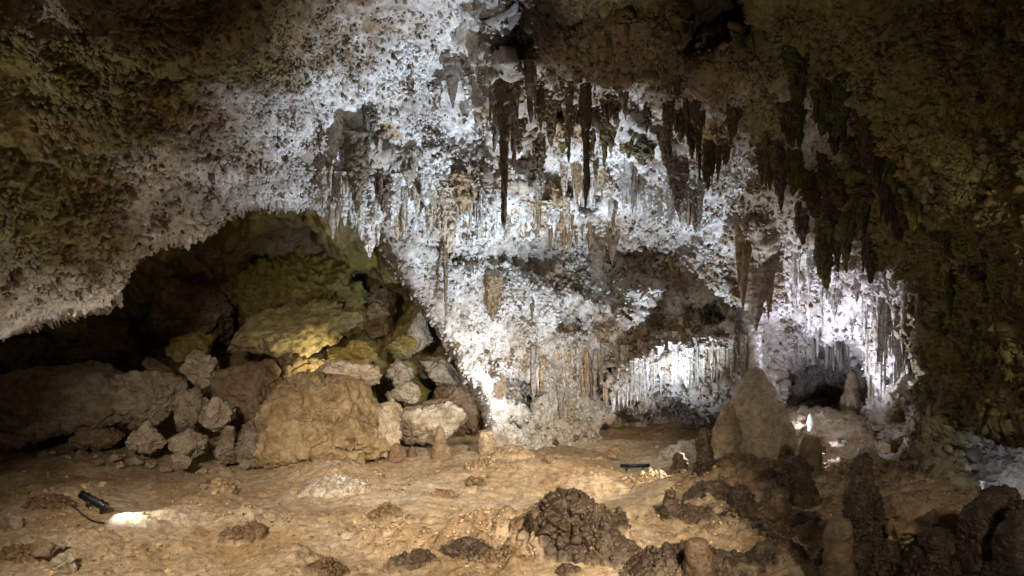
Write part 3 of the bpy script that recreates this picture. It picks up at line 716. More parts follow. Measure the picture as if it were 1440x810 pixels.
def fm(u, v, hw, hh, label, **kw):
    Yd = CAMH*F/(v-405)
    z = fz(*pt(u, v, Yd)[:2]); Yd = (CAMH-z)*F/(v-405)
    return mound(u, v, hw, hh, Yd, label, **kw)
fm(806,762,98,56,'largest dark knobbly mound in the middle of the foreground floor',colour=BROWN*.32)
fm(858,774,60,21,'lower dark shoulder mound on the right of the largest mound')
fm(748,748,44,14,'low brown spur on the left of the largest mound',colour=BROWN)
fm(968,732,52,12,'low dark mound around the small cone stalagmite')
fm(345,745,40,13,'small dark crust mound in the left foreground floor',colour=BROWN)
fm(312,692,22,13,'pale crumbly mound behind the small crust mound',colour=TAN)
fm(470,680,58,16,'cream topped low mound in front of the giant boulder',colour=PALE*.9,knob=.7)
fm(540,728,30,9,'small brown clod mound left of centre',colour=BROWN)
fm(585,778,42,12,'flat dark mound at the lower centre left',colour=DB)
fm(655,770,52,11,'spread of dark clods left of the largest mound',colour=DB)
fm(710,782,46,7,'dark crumbly patch at the bottom centre',colour=BROWN)
fm(800,790,24,6,'tiny dark mound in front of the largest mound',colour=DB)
fm(668,683,16,4,'tiny dark crust on the pale middle floor',colour=BROWN)
fm(622,698,18,4,'thin brown crust left of the tiny dark crust',colour=BROWN)
fm(690,656,40,5,'low tan ripple mound near the blunt stump',colour=TAN*.8)
fm(1030,668,60,15,'dark lumpy mound at the foot of the great cone',colour=BROWN)
fm(1075,672,50,12,'brown lumpy mound right of the great cone foot',colour=BROWN)
fm(1000,690,46,13,'dark mound around the slim pointed stalagmite',colour=DB)
fm(1040,725,60,10,'dark mound around the short lumpy stump',colour=DB)
fm(1105,745,60,18,'dark mound between the blunt and the pillar stalagmites',colour=DB)
fm(1080,795,60,26,'black brown mound under the knobbly pillar',colour=DB*.8)
fm(970,806,120,34,'wide dark mound along the bottom edge',colour=DB*.8)
fm(1230,800,80,44,'black brown mound spreading from the tallest spire',colour=DB*.7)
fm(1270,700,60,26,'brown rubble mound against the right wall foot',colour=BROWN)
fm(1330,770,80,50,'large dark mound in the lower right corner',colour=DB*.6)
fm(905,675,40,4,'low tan ripple on the floor before the bar lamp',colour=TAN)
fm(1180,668,46,15,'tan rubble mound in the lit pocket',colour=TAN*.8)
fm(70,712,44,8,'low crust mound left of the black tube lamp',colour=BROWN)
fm(30,780,50,9,'low brown mound in the lower left corner',colour=BROWN)
fm(455,805,36,9,'brown mound at the bottom edge left of centre',colour=BROWN)
fm(720,640,36,9,'brown lumpy foot mound of the white curtain wall',colour=TAN,knob=1)
fm(800,640,60,8,'low brown rubble bank under the fluted wall',colour=TAN*.7,knob=1)
fm(960,640,50,13,'pale bank of flowstone right of the bar lamp',colour=PALE,knob=.8)
def gravel(n):
    Gf = P3o; w_ = (.12+rough*1.0)*sstep(-.2, .4, fbm(P3*1.1+210, 4, .6))
    uu, vv = U3.ravel(), V3.ravel()
    w_ = w_*((uu > -30) & (uu < 1470) & (vv > 628) & (vv < 850))
    ids = RNG.choice(len(w_), n, p=w_/w_.sum())
    px = Gf[ids, 1]/F; r_ = px*RNG.lognormal(math.log(1.35), .5, n).clip(.7, 6)
    V_, F_ = ico(1); m = len(V_)
    vv_ = V_[None]*r_[:, None, None]*RNG.uniform(.6, 1.4, (n, 1, 3))*np.array([1, 1, .7])*(1+RNG.normal(size=(n, m, 1))*.13)
    vv_ = vv_+(Gf[ids]+np.stack([RNG.normal(size=n)*px*2, RNG.normal(size=n)*px*2, r_*.25], -1))[:, None]
    ff = F_[None]+(np.arange(n)*m)[:, None, None]
    kc_ = (TAN*1.0)*RNG.uniform(.3, 1.5, (n, 1))
    link('gravel', mesh_np('gravel', vv_.reshape(-1, 3), ff.reshape(-1, 3), np.repeat(kc_, m, 0), smooth=False), M_KNOB, kind='stuff', label='loose brown gravel and crumbs scattered over the sandy cave floor', category='gravel')
gravel(9000)
def crust(n):
    A_ = np.concatenate([a for a, b in CRUST]); C_ = np.concatenate([b for a, b in CRUST])
    patch = sstep(-.15, .3, fbm(A_*2.2+320, 3)); vis = (A_[:, 2] > .02)*patch*(A_[:, 1] < 18)/A_[:, 1]
    wt = np.concatenate([np.full(len(a), 1.0/len(a)*np.ptp(a[:, 0])*max(.15, np.ptp(a[:, 2]))) for a, b in CRUST])*vis
    ids = RNG.choice(len(A_), n, p=wt/wt.sum())
    V_, F_ = ico(1); m = len(V_); px = A_[ids, 1]/F
    r_ = px*RNG.lognormal(math.log(1.9), .45, n).clip(.9, 6)
    vv_ = V_[None]*r_[:, None, None]*RNG.uniform(.7, 1.4, (n, 1, 3))*(1+RNG.normal(size=(n, m, 1))*.14)+A_[ids][:, None]
    ff = F_[None]+(np.arange(n)*m)[:, None, None]
    kc_ = np.clip(C_[ids]*RNG.uniform(.45, 1.5, (n, 1)), 0, .7)
    link('popcorn_crust', mesh_np('popcorn_crust', vv_.reshape(-1, 3), ff.reshape(-1, 3), np.repeat(kc_, m, 0)), M_WET, kind='stuff', label='rough brown popcorn crust on the floor mounds and dark stalagmites', category='cave popcorn')
crust(16000)
print('formations', round(time.time()-T0, 1))

# ------------------------------------------------------------------ stalactites
def proto_stal(kind, seed, aspect):
    """hangs from z=0 to z=-1, radius about 1 at the top; aspect is length / radius when used"""
    nring, nseg = (84, 26) if kind != 'straw' else (30, 12)
    th = np.linspace(0, 2*np.pi, nseg, endpoint=False); t = np.linspace(0, 1, nring)
    r = np.random.default_rng(seed)
    if kind == 'straw': R = .95*(1-t)**.35*(.8+.2*np.cos(t*9+seed))+.05
    elif kind == 'drapery': R = (1-t**1.3)*.95+.06
    else: R = np.power(1-t, .62)*(.78+.22*np.cos(t*r.uniform(6, 14)+seed))+.07*(t < .97)
    R[-1] = .01
    sx = 1.0; sy = .35 if kind == 'drapery' else 1.0
    X = R[:, None]*np.cos(th)*sx; Yy = R[:, None]*np.sin(th)*sy; Z = -t[:, None]*aspect+0*X
    bend = r.uniform(-.5, .5)
    X = X+bend*np.sin(t*3)[:, None]*.5
    S = np.stack([X, Yy, Z], -1).reshape(-1, 3)
    N_ = np.stack([np.tile(np.cos(th), nring), np.tile(np.sin(th)*sy, nring), np.full(nring*nseg, -.2)], -1); N_ /= np.linalg.norm(N_, axis=1, keepdims=True)
    Rv = np.repeat(R, nseg)
    if kind == 'straw': d = fbm(S*1.2+seed, 3)*.3*Rv
    elif kind == 'drapery':
        d = ridged(S*np.array([3.2, 3.2, .12])+seed, 2)*.28*Rv+fbm(S*1.5+seed, 3)*.2*Rv
    elif kind == 'smooth':
        d = ridged(S*np.array([2, 2, .15])+seed, 2)*.16*Rv+fbm(S*np.array([1, 1, .5])+seed, 3)*.35*Rv
    else:
        Sk = np.stack([np.tile(np.cos(th), nring), np.tile(np.sin(th), nring), np.repeat(-t*aspect*.8, nseg)], -1)
        kk, _ = knobs(Sk+seed, .85, .7); kk2, _ = knobs(Sk+seed, .45, .7)
        d = (kk*.62+kk2*.42-.25)*(Rv*.8+.08)+fbm(S*np.array([.8, .8, .5])+seed, 3)*.55*Rv
    S = S+N_*d[:, None]
    S[:, 2] /= aspect
    fc = grid_faces(nring, nseg, True)[:, ::-1]
    if kind in ('knobby', 'smooth', 'drapery'):      # smaller spikes fused to the main one
        base, out, fo = S.copy(), [S], [fc]
        for q in range({'knobby': 5, 'smooth': 2, 'drapery': 2}[kind]):
            a = r.uniform(0, 6.28); sc_ = r.uniform(.3, .6); ln = r.uniform(.3, .85); dd = r.uniform(.45, 1.0)
            B_ = np.roll(base.reshape(nring, nseg, 3), int(r.integers(nseg)), 1).reshape(-1, 3)*np.array([sc_, sc_, ln])+np.array([math.cos(a)*dd, math.sin(a)*dd*(.3 if kind == 'drapery' else 1), 0])
            out.append(B_); fo.append(fc+len(S)*(q+1))
        S = np.concatenate(out); fc = np.concatenate(fo)
    me = mesh_np('stalactite', S, fc)
    me.materials.append(M_DRIP)
    return me
PROTO = {('knobby', a): [proto_stal('knobby', 10*i+a, a) for i in range(4)] for a in (4, 9, 16)}
PROTO.update({('smooth', a): [proto_stal('smooth', 10*i+a, a) for i in range(3)] for a in (6, 14)})
PROTO[('straw', 20)] = [proto_stal('straw', 90+i, 20) for i in range(3)]
PROTO[('drapery', 7)] = [proto_stal('drapery', 60+i, 7) for i in range(3)]
REG = []   # (object, u, v_tip) for the labels
def stal(u, vtip, Yd, rpx, kind='knobby', colour=WHITE, vtop=None, label=None, group='', maxlen=None, hint=''):
    x, y, z = pt(u, vtip, Yd)
    if vtop is not None:
        L = (vtip-vtop)/F*Yd
        hit = BVH.ray_cast(Vector((x, y, z+.02)), Vector((0, 0, 1)), L*1.35)
        if hit[0] is not None and hit[3] > L*.5: L = hit[3]
        else:
            Yd = sheetY(u, vtop)-rpx/F*Yd*.3; x, y, z = pt(u, vtip, Yd); L = (vtip-vtop)/F*Yd
    else:
        hit = BVH.ray_cast(Vector((x, y, z+.02)), Vector((0, 0, 1)), 6)
        if hit[0] is None: return None
        L = hit[3]
        if L < .08: return None
        if maxlen and L > maxlen: return None
    L += .12; R = rpx/F*Yd
    a = L/R
    ks = [k for k in PROTO if k[0] == kind]; k = min(ks, key=lambda q: abs(math.log(q[1]/a)))
    me = random.choice(PROTO[k])
    o = bpy.data.objects.new('stalactite', me); COL.objects.link(o)
    o.location = (x, y, z+L); o.scale = (R, R, L)
    o.rotation_euler = (random.uniform(-.03, .03), random.uniform(-.03, .03), random.uniform(0, 6.28) if kind != 'drapery' else random.uniform(-.3, .3))
    f = random.uniform(.8, 1.08); o.color = (*(np.array(colour)*f).clip(0, .85), 1)
    o['category'] = 'stalactite'; o['group'] = group
    if label: o['label'] = label
    else: REG.append((o, u, group, hint))
    return o
BRS = BROWN*1.25; MID = PALE*.75
G1 = 'large stalactites of the central ceiling'
big_list = [
 (486,318,16.7,9,'knobby',WHITE,215,'white knobbly stalactite just right of the cylindrical one'),
 (506,335,16.8,9,'knobby',WHITE,230,'slender white stalactite left of the long white one over the chamber mouth'),
 (552,318,16.9,10,'knobby',WHITE,225,'white popcorn stalactite at the right end of the chamber mouth cluster'),
 (456,285,16.6,10,'knobby',PALE,200,'stubby pale stalactite at the left end of the chamber mouth cluster'),
 (708,325,17.0,13,'knobby',BRS*.9,95,'longest dark brown stalactite hanging left of centre over the white curtain wall'),
 (724,240,16.8,9,'knobby',BRS,110,'shorter brown stalactite touching the right of the longest dark one'),
 (697,215,16.6,8,'knobby',MID,90,'thin tan stalactite touching the left of the longest dark one'),
 (822,300,17.2,10,'knobby',BROWN*.5+OLIVE*.3,105,'long straight dark olive stalactite at the centre of the ceiling'),
 (800,230,16.4,7,'knobby',BRS,110,'slim brown stalactite left of the long olive one'),
 (745,175,15.4,8,'smooth',BRS,95,'smooth dark stalactite in the dark ceiling notch'),
 (636,152,17.0,13,'drapery',GREY,84,'small fluted grey drapery hanging alone on the bright upper ceiling'),
 (503,300,17.3,22,'knobby',TAN*.6,195,'broad brown popcorn covered stalactite over the chamber mouth'),
 (538,300,17.4,17,'knobby',TAN*.5,220,'shaggy brown stalactite right of the broad popcorn one'),
 (468,338,17.3,10,'smooth',MID,225,'cylindrical stalactite with a white edge hanging before the dark chamber'),
 (521,362,17.2,12,'knobby',WHITE,235,'long white knobbly stalactite over the chamber mouth'),
 (520,205,16.6,13,'knobby',MID*.5,150,'short dark brown cluster stalactite high over the chamber mouth'),
 (628,356,17.8,14,'knobby',np.array([.7,.58,.45]),240,'long cream and pink knobbly stalactite in the middle of the fringe'),
 (650,300,17.6,16,'knobby',TAN,225,'stubby rust brown stalactite above the white curtain wall'),
 (575,262,17.4,13,'knobby',MID,215,'grey popcorn lump stalactite left of the fringe centre'),
 (600,290,17.5,14,'knobby',WHITE,230,'white popcorn stalactite beside the cream and pink one'),
 (684,335,17.9,12,'knobby',WHITE,250,'white knobbly stalactite just left of the longest dark one'),
 (760,335,18.0,11,'knobby',np.array([.7,.6,.48]),268,'cream stalactite right of the longest dark one'),
 (627,447,19.2,5,'knobby',BRS,350,'thin dark stalactite hanging down the edge of the white curtain wall'),
 (694,452,19.6,9,'knobby',TAN,395,'brown tapering stalactite on the face of the white curtain wall'),
 (748,450,19.8,4,'straw',BRS,420,'single thin brown spike on the curtain wall'),
 (1066,466,18.2,20,'drapery',BROWN*1.4,330,'big pointed brown drapery hanging over the great cone'),
 (1046,440,18.6,13,'drapery',TAN*.7,310,'brown folded drapery left of the big pointed one'),
 (1085,430,18.3,7,'drapery',BROWN*1.2,340,'narrow dark drapery right of the big pointed one'),
 (955,300,17.0,16,'knobby',BRS*.8,180,'thick dark stalactite right of the ceiling centre'),
 (940,215,16.0,10,'knobby',BRS,120,'brown knobbly stalactite above the thick dark one'),
 (978,185,14.6,8,'knobby',BRS,110,'dark shaggy stalactite in the upper right ceiling'),
 (1061,100,13.2,4,'smooth',TAN,52,'thin pale brown stalactite high in a dark ceiling hollow'),
 (877,160,15.5,6,'smooth',BROWN*.6+OLIVE*.3,118,'small olive stalactite in the dark notch of the ceiling'),
 (900,232,17.0,20,'knobby',BROWN*.5+OLIVE*.4,200,'squat olive brown stalactite cluster on the bright ceiling patch'),
 (1163,408,15.8,22,'knobby',OLIVE*.6+BROWN*.5,290,'massive dark brown stalactite above the lit right recess'),
 (1190,384,15.6,16,'knobby',OLIVE*.6+BROWN*.5,280,'dark brown stalactite right of the massive one'),
 (1130,345,16.2,14,'knobby',BROWN*.8,250,'dark knobbly stalactite left of the massive one'),
 (1225,400,15.0,14,'knobby',OLIVE*.5,260,'dark olive stalactite over the right edge of the lit recess'),
 (1100,300,16.0,14,'knobby',BROWN*.8,190,'dark shaggy stalactite at the right end of the fringe'),
 (840,390,20.0,14,'drapery',BROWN,330,'brown folded drapery under the centre of the fringe'),
 (862,372,20.0,9,'drapery',BROWN,320,'narrow brown drapery beside the folded one'),
]
for u, vt, Yd, r, kd, cl_, vtop, lb in big_list:
    dk_ = cl_[0] < .25
    stal(u, vt, Yd, r*(.76 if dk_ and kd == 'knobby' else 1), kd, cl_*.7+GREY*.25 if dk_ else cl_, vtop=vtop, label=lb, group=G1)
def band(u0, u1, n, tipf, Yr, rr, kinds, cols, group, hint, maxlen=2.5):
    k = 0; tries = 0
    while k < n and tries < n*14:
        tries += 1
        u = random.uniform(u0, u1); Yd = random.uniform(*Yr)
        if stal(u, tipf(u), Yd, random.uniform(*rr), random.choice(kinds), cols(u), group=group, maxlen=maxlen, hint=hint): k += 1
W3 = lambda u: random.choice([WHITE, WHITE, WHITE*.9, np.array([.72,.62,.5]), PALE*.8, TAN])
BR3 = lambda u: random.choice([BROWN, BROWN*.8, TAN*.7, BROWN*.5+OLIVE*.35])
band(555,700,58,lambda u: random.uniform(290,340),(17.2,18.6),(3,8),['knobby','knobby','smooth'],W3,'white popcorn stalactites of the ceiling fringe, left half','in the left half of the white fringe',1.0)
band(700,990,78,lambda u: random.uniform(280,335),(17.3,18.7),(2.5,7),['knobby','knobby','smooth'],W3,'white popcorn stalactites of the ceiling fringe, right half','in the right half of the white fringe',1.0)
band(448,560,22,lambda u: random.uniform(255,320),(16.9,17.8),(3,8),['knobby'],lambda u: random.choice([WHITE*.9,PALE*.8,BROWN*1.2]),'stalactites over the chamber mouth','over the chamber mouth',1.2)
for i in range(120):
    t = random.random(); u = 862+t*184
    vt = 584-30*min(1, t*2.4)+random.uniform(-40, 0)-12*t
    vt0 = vt-random.uniform(24, 56)
    stal(u, vt, random.uniform(18.9,19.7), random.uniform(2.2,4.8), random.choice(['knobby','knobby','knobby','smooth']), random.choice([WHITE,WHITE,WHITE*.8,PALE]) if t < .6 else random.choice([PALE,PALE*.8,GREY,PALE*.9]), vtop=vt0, group='stalactites of the low curtain left of the great cone', hint='in the low curtain left of the great cone')
for i in range(22):
    u = random.uniform(752,872); vt = random.uniform(328,362)
    stal(u, vt, random.uniform(19.2,20), random.uniform(2.5,4.5), 'smooth', BROWN*random.uniform(.9,1.5), vtop=vt-random.uniform(26,46), group='brown stalactites tucked under the fringe', hint='tucked under the fringe')
for i in range(26):
    u = random.uniform(1105,1290); vt = random.uniform(380,470)+(u-1105)*.1
    stal(u, vt, random.uniform(17.6,18.6) if u > 1200 else random.uniform(18.6, 20), random.uniform(3,7), random.choice(['smooth','knobby']), WHITE, vtop=vt-random.uniform(30,70), group='lit stalactites around the right recess', hint='around the lit right recess')
for i in range(34):
    t = i/33; u = 1226+t*64+random.uniform(-4, 4); vt = random.uniform(500, 600)-abs(t-.4)*40
    stal(u, vt, 18, random.uniform(3,6.5), random.choice(['smooth','smooth','knobby']), random.choice([WHITE*.95, WHITE*.85, PALE]), vtop=vt-random.uniform(60,130), group='long draped stalactites at the right edge of the recess', hint='draping the right edge of the recess')
for i in range(16):
    u = random.uniform(1098,1232); vt = random.uniform(500,535)
    stal(u, vt, random.uniform(20.4,21.6), random.uniform(2,4), random.choice(['smooth','straw']), GREY, vtop=vt-random.uniform(24,50), group='grey stalactites inside the right recess', hint='inside the right recess')
band(1110,1420,70,lambda u: random.uniform(130,340) if u < 1310 else random.uniform(150,480),(11,15.5),(6,16),['knobby'],lambda u: random.choice([OLIVE*.6,BROWN*.7,BROWN*.5,OLIVE*.8]),'dark stalactites of the right ceiling and wall','on the dark right wall',.75)
band(700,1110,60,lambda u: random.uniform(110,270),(13.5,17.4),(4,9),['knobby'],BR3,'brown stalactites of the upper central ceiling','on the upper central ceiling',1.1)
for i in range(30):
    u = random.uniform(745,858); vt = 598+random.uniform(-70, 8)
    stal(u, vt, random.uniform(20.2,20.8), random.uniform(3,6), 'smooth', random.choice([GREY,PALE*.8,TAN]), vtop=vt-random.uniform(30,70), group='grey flowstone pendants low on the central wall', hint='low on the central wall')
for i in range(16):
    u = random.uniform(300,470); vt = random.uniform(190,262)
    stal(u, vt, random.uniform(15.2,16.8), random.uniform(2,4), 'knobby', BROWN*.8, group='small dark spikes on the bright left ceiling', maxlen=.45, hint='on the bright left ceiling')
ORD = ['first','second','third','fourth','fifth','sixth','seventh','eighth','ninth','tenth','eleventh','twelfth','thirteenth','fourteenth','fifteenth','sixteenth','seventeenth','eighteenth','nineteenth']
TENS = ['','','twenty','thirty','forty','fifty','sixty','seventy','eighty']
def ordinal(n):
    if n < 20: return ORD[n-1]
    t, r_ = divmod(n, 10)
    return TENS[t][:-1]+'ieth' if r_ == 0 else TENS[t]+'-'+ORD[r_-1]
def tone(c):
    l = c[0]
    if l > .6: return 'white'
    if l > .38: return 'cream'
    if l > .25: return 'tan' if c[2] < .2 else 'grey'
    return 'brown' if c[0] > c[1]*1.25 else 'olive'
# the 296 that show largest stay objects; the finest are one uncounted fringe
REG.sort(key=lambda q: -(q[0].scale[2]*q[0].scale[0])/q[0].location.y**2)
NKEEP = 296-len(big_list)
vs, fs, off = [], [], 0
csl = []
for o, u, g, hint in REG[NKEEP:]:
    me = o.data; n = len(me.vertices); a = np.empty(n*3, np.float32); me.vertices.foreach_get('co', a); a = a.reshape(-1, 3)*np.array(o.scale)
    cz, sz = math.cos(o.rotation_euler.z), math.sin(o.rotation_euler.z)
    a = np.stack([a[:, 0]*cz-a[:, 1]*sz, a[:, 0]*sz+a[:, 1]*cz, a[:, 2]], -1)+np.array(o.location)
    f = np.empty(len(me.polygons)*4, np.int32); me.polygons.foreach_get('vertices', f)
    vs.append(a); fs.append(f.reshape(-1, 4)+off); off += n; csl.append(np.tile(np.array(o.color[:3]), (n, 1)))
    bpy.data.objects.remove(o)
REG = REG[:NKEEP]
link('stalactite_fringe', mesh_np('stalactite_fringe', np.concatenate(vs), np.concatenate(fs), np.concatenate(csl)), M_WALL, kind='stuff', label='fine short stalactites filling the gaps of the ceiling fringe', category='stalactites')
byg = {}
for o, u, g, hint in REG: byg.setdefault(g, []).append((u, o, hint))
for g, L_ in byg.items():
    L_.sort(key=lambda q: q[0])
    for i, (u, o, hint) in enumerate(L_):
        size = 'long' if o.scale[2] > .9 else ('short' if o.scale[2] < .5 else 'mid-sized')
        o['label'] = f'{size} {tone(o.color)} stalactite {hint}, {ordinal(i+1)} from left'
# loose stones: order from the left in each place
stones = {}
for o in COL.objects:
    if o.name.startswith('loose_stone'): stones.setdefault(o['group'], []).append(o)
for g, L_ in stones.items():
    L_.sort(key=lambda o: o.location.x/o.location.y)
    for i, o in enumerate(L_):
        o['label'] = ('small' if o.dimensions.x < .45 else 'larger')+f' rough stone, {ordinal(i+1)} from left at '+g.split(' at ')[-1].split(' on ')[-1]
print('stalactites', len(REG), round(time.time()-T0, 1))

# ------------------------------------------------------------------ dripstone fringe too fine to count
def nubs():
    V_, F_ = ico(1)
    Vs = []; Fs = []; n = 0
    fv0 = Pd.reshape(nr, nc, 3)
    return
# ------------------------------------------------------------------ lamps
def tube(name, p0, p1, r, mat, parent=None, seg=20, caps=True):
    import bmesh
    p0 = Vector(p0); p1 = Vector(p1); d = p1-p0
    bm = bmesh.new(); bmesh.ops.create_cone(bm, cap_ends=caps, segments=seg, radius1=r, radius2=r, depth=d.length)
    bmesh.ops.bevel(bm, geom=[e for e in bm.edges if len(e.link_faces) == 2 and any(len(f.verts) > 4 for f in e.link_faces)], offset=r*.18, segments=2, affect='EDGES')
    rot = d.to_track_quat('Z', 'Y').to_matrix().to_4x4(); rot.translation = (p0+p1)/2
    bm.transform(rot); me = bpy.data.meshes.new(name); bm.to_mesh(me); bm.free()
    for p in me.polygons: p.use_smooth = True
    return link(name, me, mat, parent)
def tube_lamp(loc, rotz, tilt, L, label, group='cave floodlights', k=1.0):
    t = link('tube_lamp', None, None, None, label=label, category='lamp', group=group); t.location = loc; t.rotation_euler = (0, tilt, rotz)
    tube('housing', (-L/2, 0, .12), (L/2, 0, .12), .062*k, M_BLACK, t)
    tube('lens', (-L*.42, -.03*k, .12+.035*k), (L*.42, -.03*k, .12+.035*k), .03*k, M_GLASS, t)
    for s in (-1, 1): tube('bracket', (s*L*.3-.012, 0, .12), (s*L*.3+.012, 0, .12), .078*k, M_BLACK, t)
    tube('end_cap', (-L/2-.025, 0, .12), (-L/2+.012, 0, .12), .072*k, M_BLACK, t); tube('end_cap', (L/2-.012, 0, .12), (L/2+.025, 0, .12), .072*k, M_BLACK, t)
    for s in (-1, 1): tube('foot', (s*L*.3, 0, .07), (s*L*.3, .02, -.06), .022, M_BLACK, t, 10)
    return t
x, y, z = pt(131, 722, 13.9)
tube_lamp((x, y, fz(x, y)+.1), -.62, .1, .78, 'black tube lamp lying tilted beside a bright patch of floor at the left')
lx, ly = x, y
x, y, z = pt(893, 648, 18.2)
tube_lamp((x, y, fz(x, y)-.0), 0, 0, .62, 'thin black bar lamp lying level at the far floor edge', k=.65)
def cable(pts, r, label):
    cu = bpy.data.curves.new('lamp_cable', 'CURVE'); cu.dimensions = '3D'; cu.bevel_depth = r; cu.bevel_resolution = 2
    s = cu.splines.new('NURBS'); s.points.add(len(pts)-1)
    for i, p in enumerate(pts): s.points[i].co = (*p, 1)
    s.use_endpoint_u = True; s.order_u = 4
    tmp = bpy.data.objects.new('tmp', cu); COL.objects.link(tmp); bpy.context.view_layer.update()
    me = bpy.data.meshes.new_from_object(tmp.evaluated_get(bpy.context.evaluated_depsgraph_get())); bpy.data.objects.remove(tmp)
    return link('lamp_cable', me, M_CABLE, label=label, category='cable')
cp = []
for u, v in [(108,712),(100,716),(104,726),(116,736),(132,744),(146,746)]:
    Yd = CAMH*F/(v-405); X_, Y_, _ = pt(u, v, Yd); cp.append((X_, Y_, fz(X_, Y_)+.05))
cable(cp, .014, 'thin black cable curling under the black tube lamp')

EXPO = 2.0
def flood(loc, target, power, colour, cone=100, blend=.6, size=.06, label=None, fixture=True):
    loc = Vector(loc); target = Vector(target); d = (target-loc).normalized()
    l = bpy.data.lights.new('floodlight_beam', 'SPOT'); l.energy = power; l.color = colour; l.spot_size = math.radians(cone); l.spot_blend = blend; l.shadow_soft_size = size
    lo = bpy.data.objects.new('floodlight_beam', l); COL.objects.link(lo)
    lo.location = loc+d*(.16 if fixture else .1); lo.rotation_euler = d.to_track_quat('-Z', 'Y').to_euler()
    if fixture:
        t = link('floodlight', None, None, None, label=label, category='lamp', group='cave floodlights'); t.location = loc
        tube('housing', -d*.09, d*.05, .06, M_BLACK, t); tube('lens', d*.05, d*.056, .05, M_LENS, t); tube('hood', d*.045, d*.15, .064, M_BLACK, t, caps=False)
        if loc.z > 2: tube('post', (0, 0, -.04), (0, 0, -loc.z-.2), .022, M_BLACK, t, 12)
        else: tube('foot', (0, 0, -.03), (0, 0, -.22), .018, M_BLACK, t, 10)
    return lo
COOL = (.66, .8, 1.0); NEUT = (1, .96, .9); WARM = (1, .86, .68); LAV = (.74, .77, 1.0); OLV = (.95, .82, .42)
def fl_at(u, v, h=.22):
    Yd = CAMH*F/(v-405); x, y, _ = pt(u, v, Yd); return (x, y, fz(x, y)+h)
def fl2(u, Yd, h=.22):
    x, y, _ = pt(u, 405, Yd); return (x, y, fz(x, y)+h)
flood(fl2(345, 13.45, -.12), pt(360, 250, 16), 330, COOL, 84, 1, .06, 'small black floodlight behind the small crust mound')
flood(pt(505,545,19.6), pt(500,230,17), 260, COOL, 120, .7, .06, 'small black floodlight hidden behind the giant boulder')
flood(fl_at(815,733,.16), pt(690,450,20), 650, COOL, 58, .9, .06, 'small black floodlight behind the largest dark mound')
flood(fl_at(795,733,.16), pt(660,190,17), 1000, COOL, 80, .9, .06, 'second small black floodlight behind the largest dark mound')
flood(fl2(955, 17.3, .2), pt(930,300,19), 420, COOL, 90, .9, .06, 'small black floodlight behind the low mound right of centre')
flood(pt(893,645,18.3), pt(900,480,20.0), 42, COOL, 130, .8, .1, fixture=False)
flood(fl2(1080, 18.9, .45), pt(1190,440,18.6), 290, LAV, 105, .8, .05, 'small black floodlight behind the great cone')
flood((pt(1040, 405, 14.8)[0], 14.8, .1), pt(1110,120,13.5), 260, NEUT, 90, 1, .06, 'added unseen floodlight brightening the upper right ceiling, behind the short lumpy stump')  # extra lamp put in to lighten the upper right ceiling
flood(fl2(1100, 19.0, .2), pt(1180,500,22.8), 42, LAV, 110, .8, .05, 'small black floodlight deep in the lit pocket')
flood((pt(1143,405,16)[0], 16, .55), pt(1262,500,18.3), 32, LAV, 110, .8, .05, 'small black floodlight in the lit pocket')
flood(pt(1107,604,18.1), pt(1139,592,18.5), 7, COOL, 70, .8, .02, 'tiny black lamp lighting the white stalagmite')
tl = Vector((lx, ly, fz(lx, ly)+.16))
flood(tl+Vector((.35, -.1, .1)), tl+Vector((1.1, -.3, -.25)), 22, (1, .95, .88), 120, .9, .04, fixture=False)
flood(tl+Vector((0, 0, .15)), pt(100, 340, 12.8), 24, NEUT, 120, 1, .08, fixture=False)
flood((-8.5, 7, 3), pt(-10,160,11), 75, NEUT, 80, 1, .3, 'small black floodlight low on the floor beyond the left edge')
flood((8, 3, 2.5), pt(1290,300,12), 850, (.95, .9, .5), 78, 1, .3, 'added unseen floodlight lifting the dim right wall, beyond the right edge')  # invented lamp outside the view; lifts the dim right wall
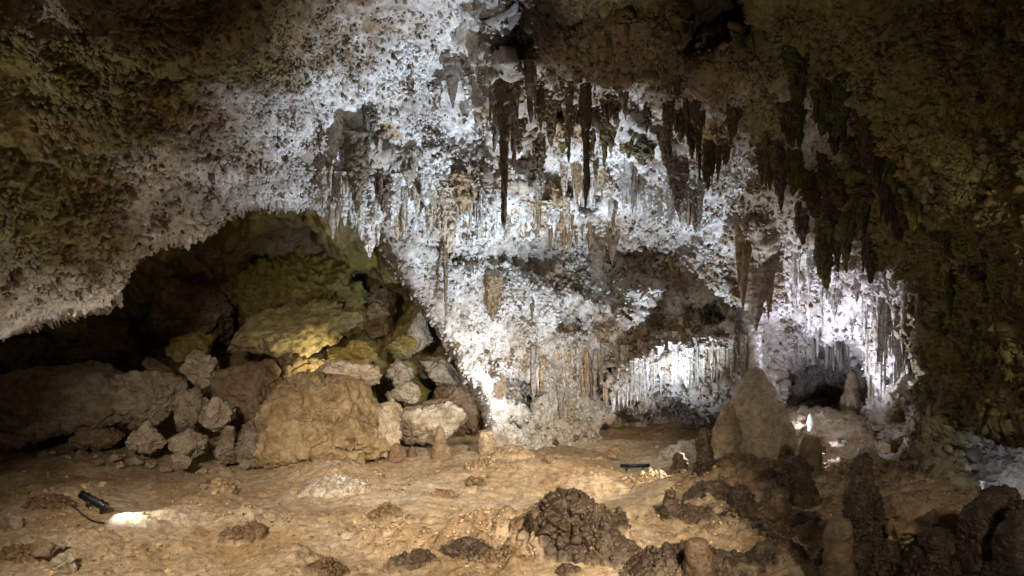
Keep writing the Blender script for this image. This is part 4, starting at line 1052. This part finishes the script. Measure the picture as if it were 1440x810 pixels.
flood((-5, 4, 5.5), pt(440,690,16.0), 1500, WARM, 58, 1, .4, 'added unseen floodlight warming the left floor, out of view at the left')  # unseen lamp put in to light the left floor and boulders
flood((3, 3.4, 5.8), pt(720,700,15.6), 3000, WARM, 42, 1, .4, 'added unseen floodlight warming the middle floor, out of view at the right')  # strong unseen lamp added to brighten the middle floor
flood(fl2(1003, 17.0, .75), pt(600,680,15.9), 170, (1, .84, .62), 100, 1, .12, 'added hidden floodlight raking the floor, between the slim stalagmite and the great cone')  # added so that grazing light brings out the floor relief
flood((0.5, 3.2, .35), pt(860,200,17), 120, NEUT, 70, 1, .3, 'added unseen fill floodlight on the floor below the viewpoint')  # front fill for the dark ceiling stalactites, added below the view
flood((5, 2, 5.6), pt(1070,650,15.5), 330, WARM, 50, 1, .3, 'added unseen floodlight brightening the great cone and right floor, far right')  # unseen lamp added as front light for the cone and right floor
flood(pt(452,548,20.3), pt(420,400,23.5), 50, OLV, 130, 1, .2, 'small black floodlight deep behind the giant boulder')
flood(pt(1395,690,12.5), pt(1405,640,15.5), 7, LAV, 120, 1, .1, 'small black floodlight behind the massive dark stalagmite')

# ------------------------------------------------------------------ air, world, camera
w = bpy.data.worlds.new('World'); scene.world = w; w.use_nodes = True
bg = w.node_tree.nodes['Background']; bg.inputs[0].default_value = (1, .82, .5, 1); bg.inputs[1].default_value = .02
cam = bpy.data.cameras.new('camera'); co = bpy.data.objects.new('camera', cam); COL.objects.link(co)
cam.sensor_width = 36; cam.lens = 36*F/1440; cam.clip_end = 300; cam.clip_start = .1
co.location = (0, 0, CAMH); co.rotation_euler = (math.radians(90), 0, 0); scene.camera = co
scene.view_settings.view_transform = 'Standard'; scene.view_settings.look = 'None'; scene.view_settings.exposure = EXPO; scene.view_settings.gamma = 1
scene.render.engine = 'CYCLES'
scene.cycles.use_denoising = True
scene.cycles.max_bounces = 5; scene.cycles.diffuse_bounces = 3; scene.cycles.glossy_bounces = 1
scene.cycles.sample_clamp_indirect = 6
scene.cycles.use_adaptive_sampling = True; scene.cycles.adaptive_threshold = .03
print('done', round(time.time()-T0, 1))
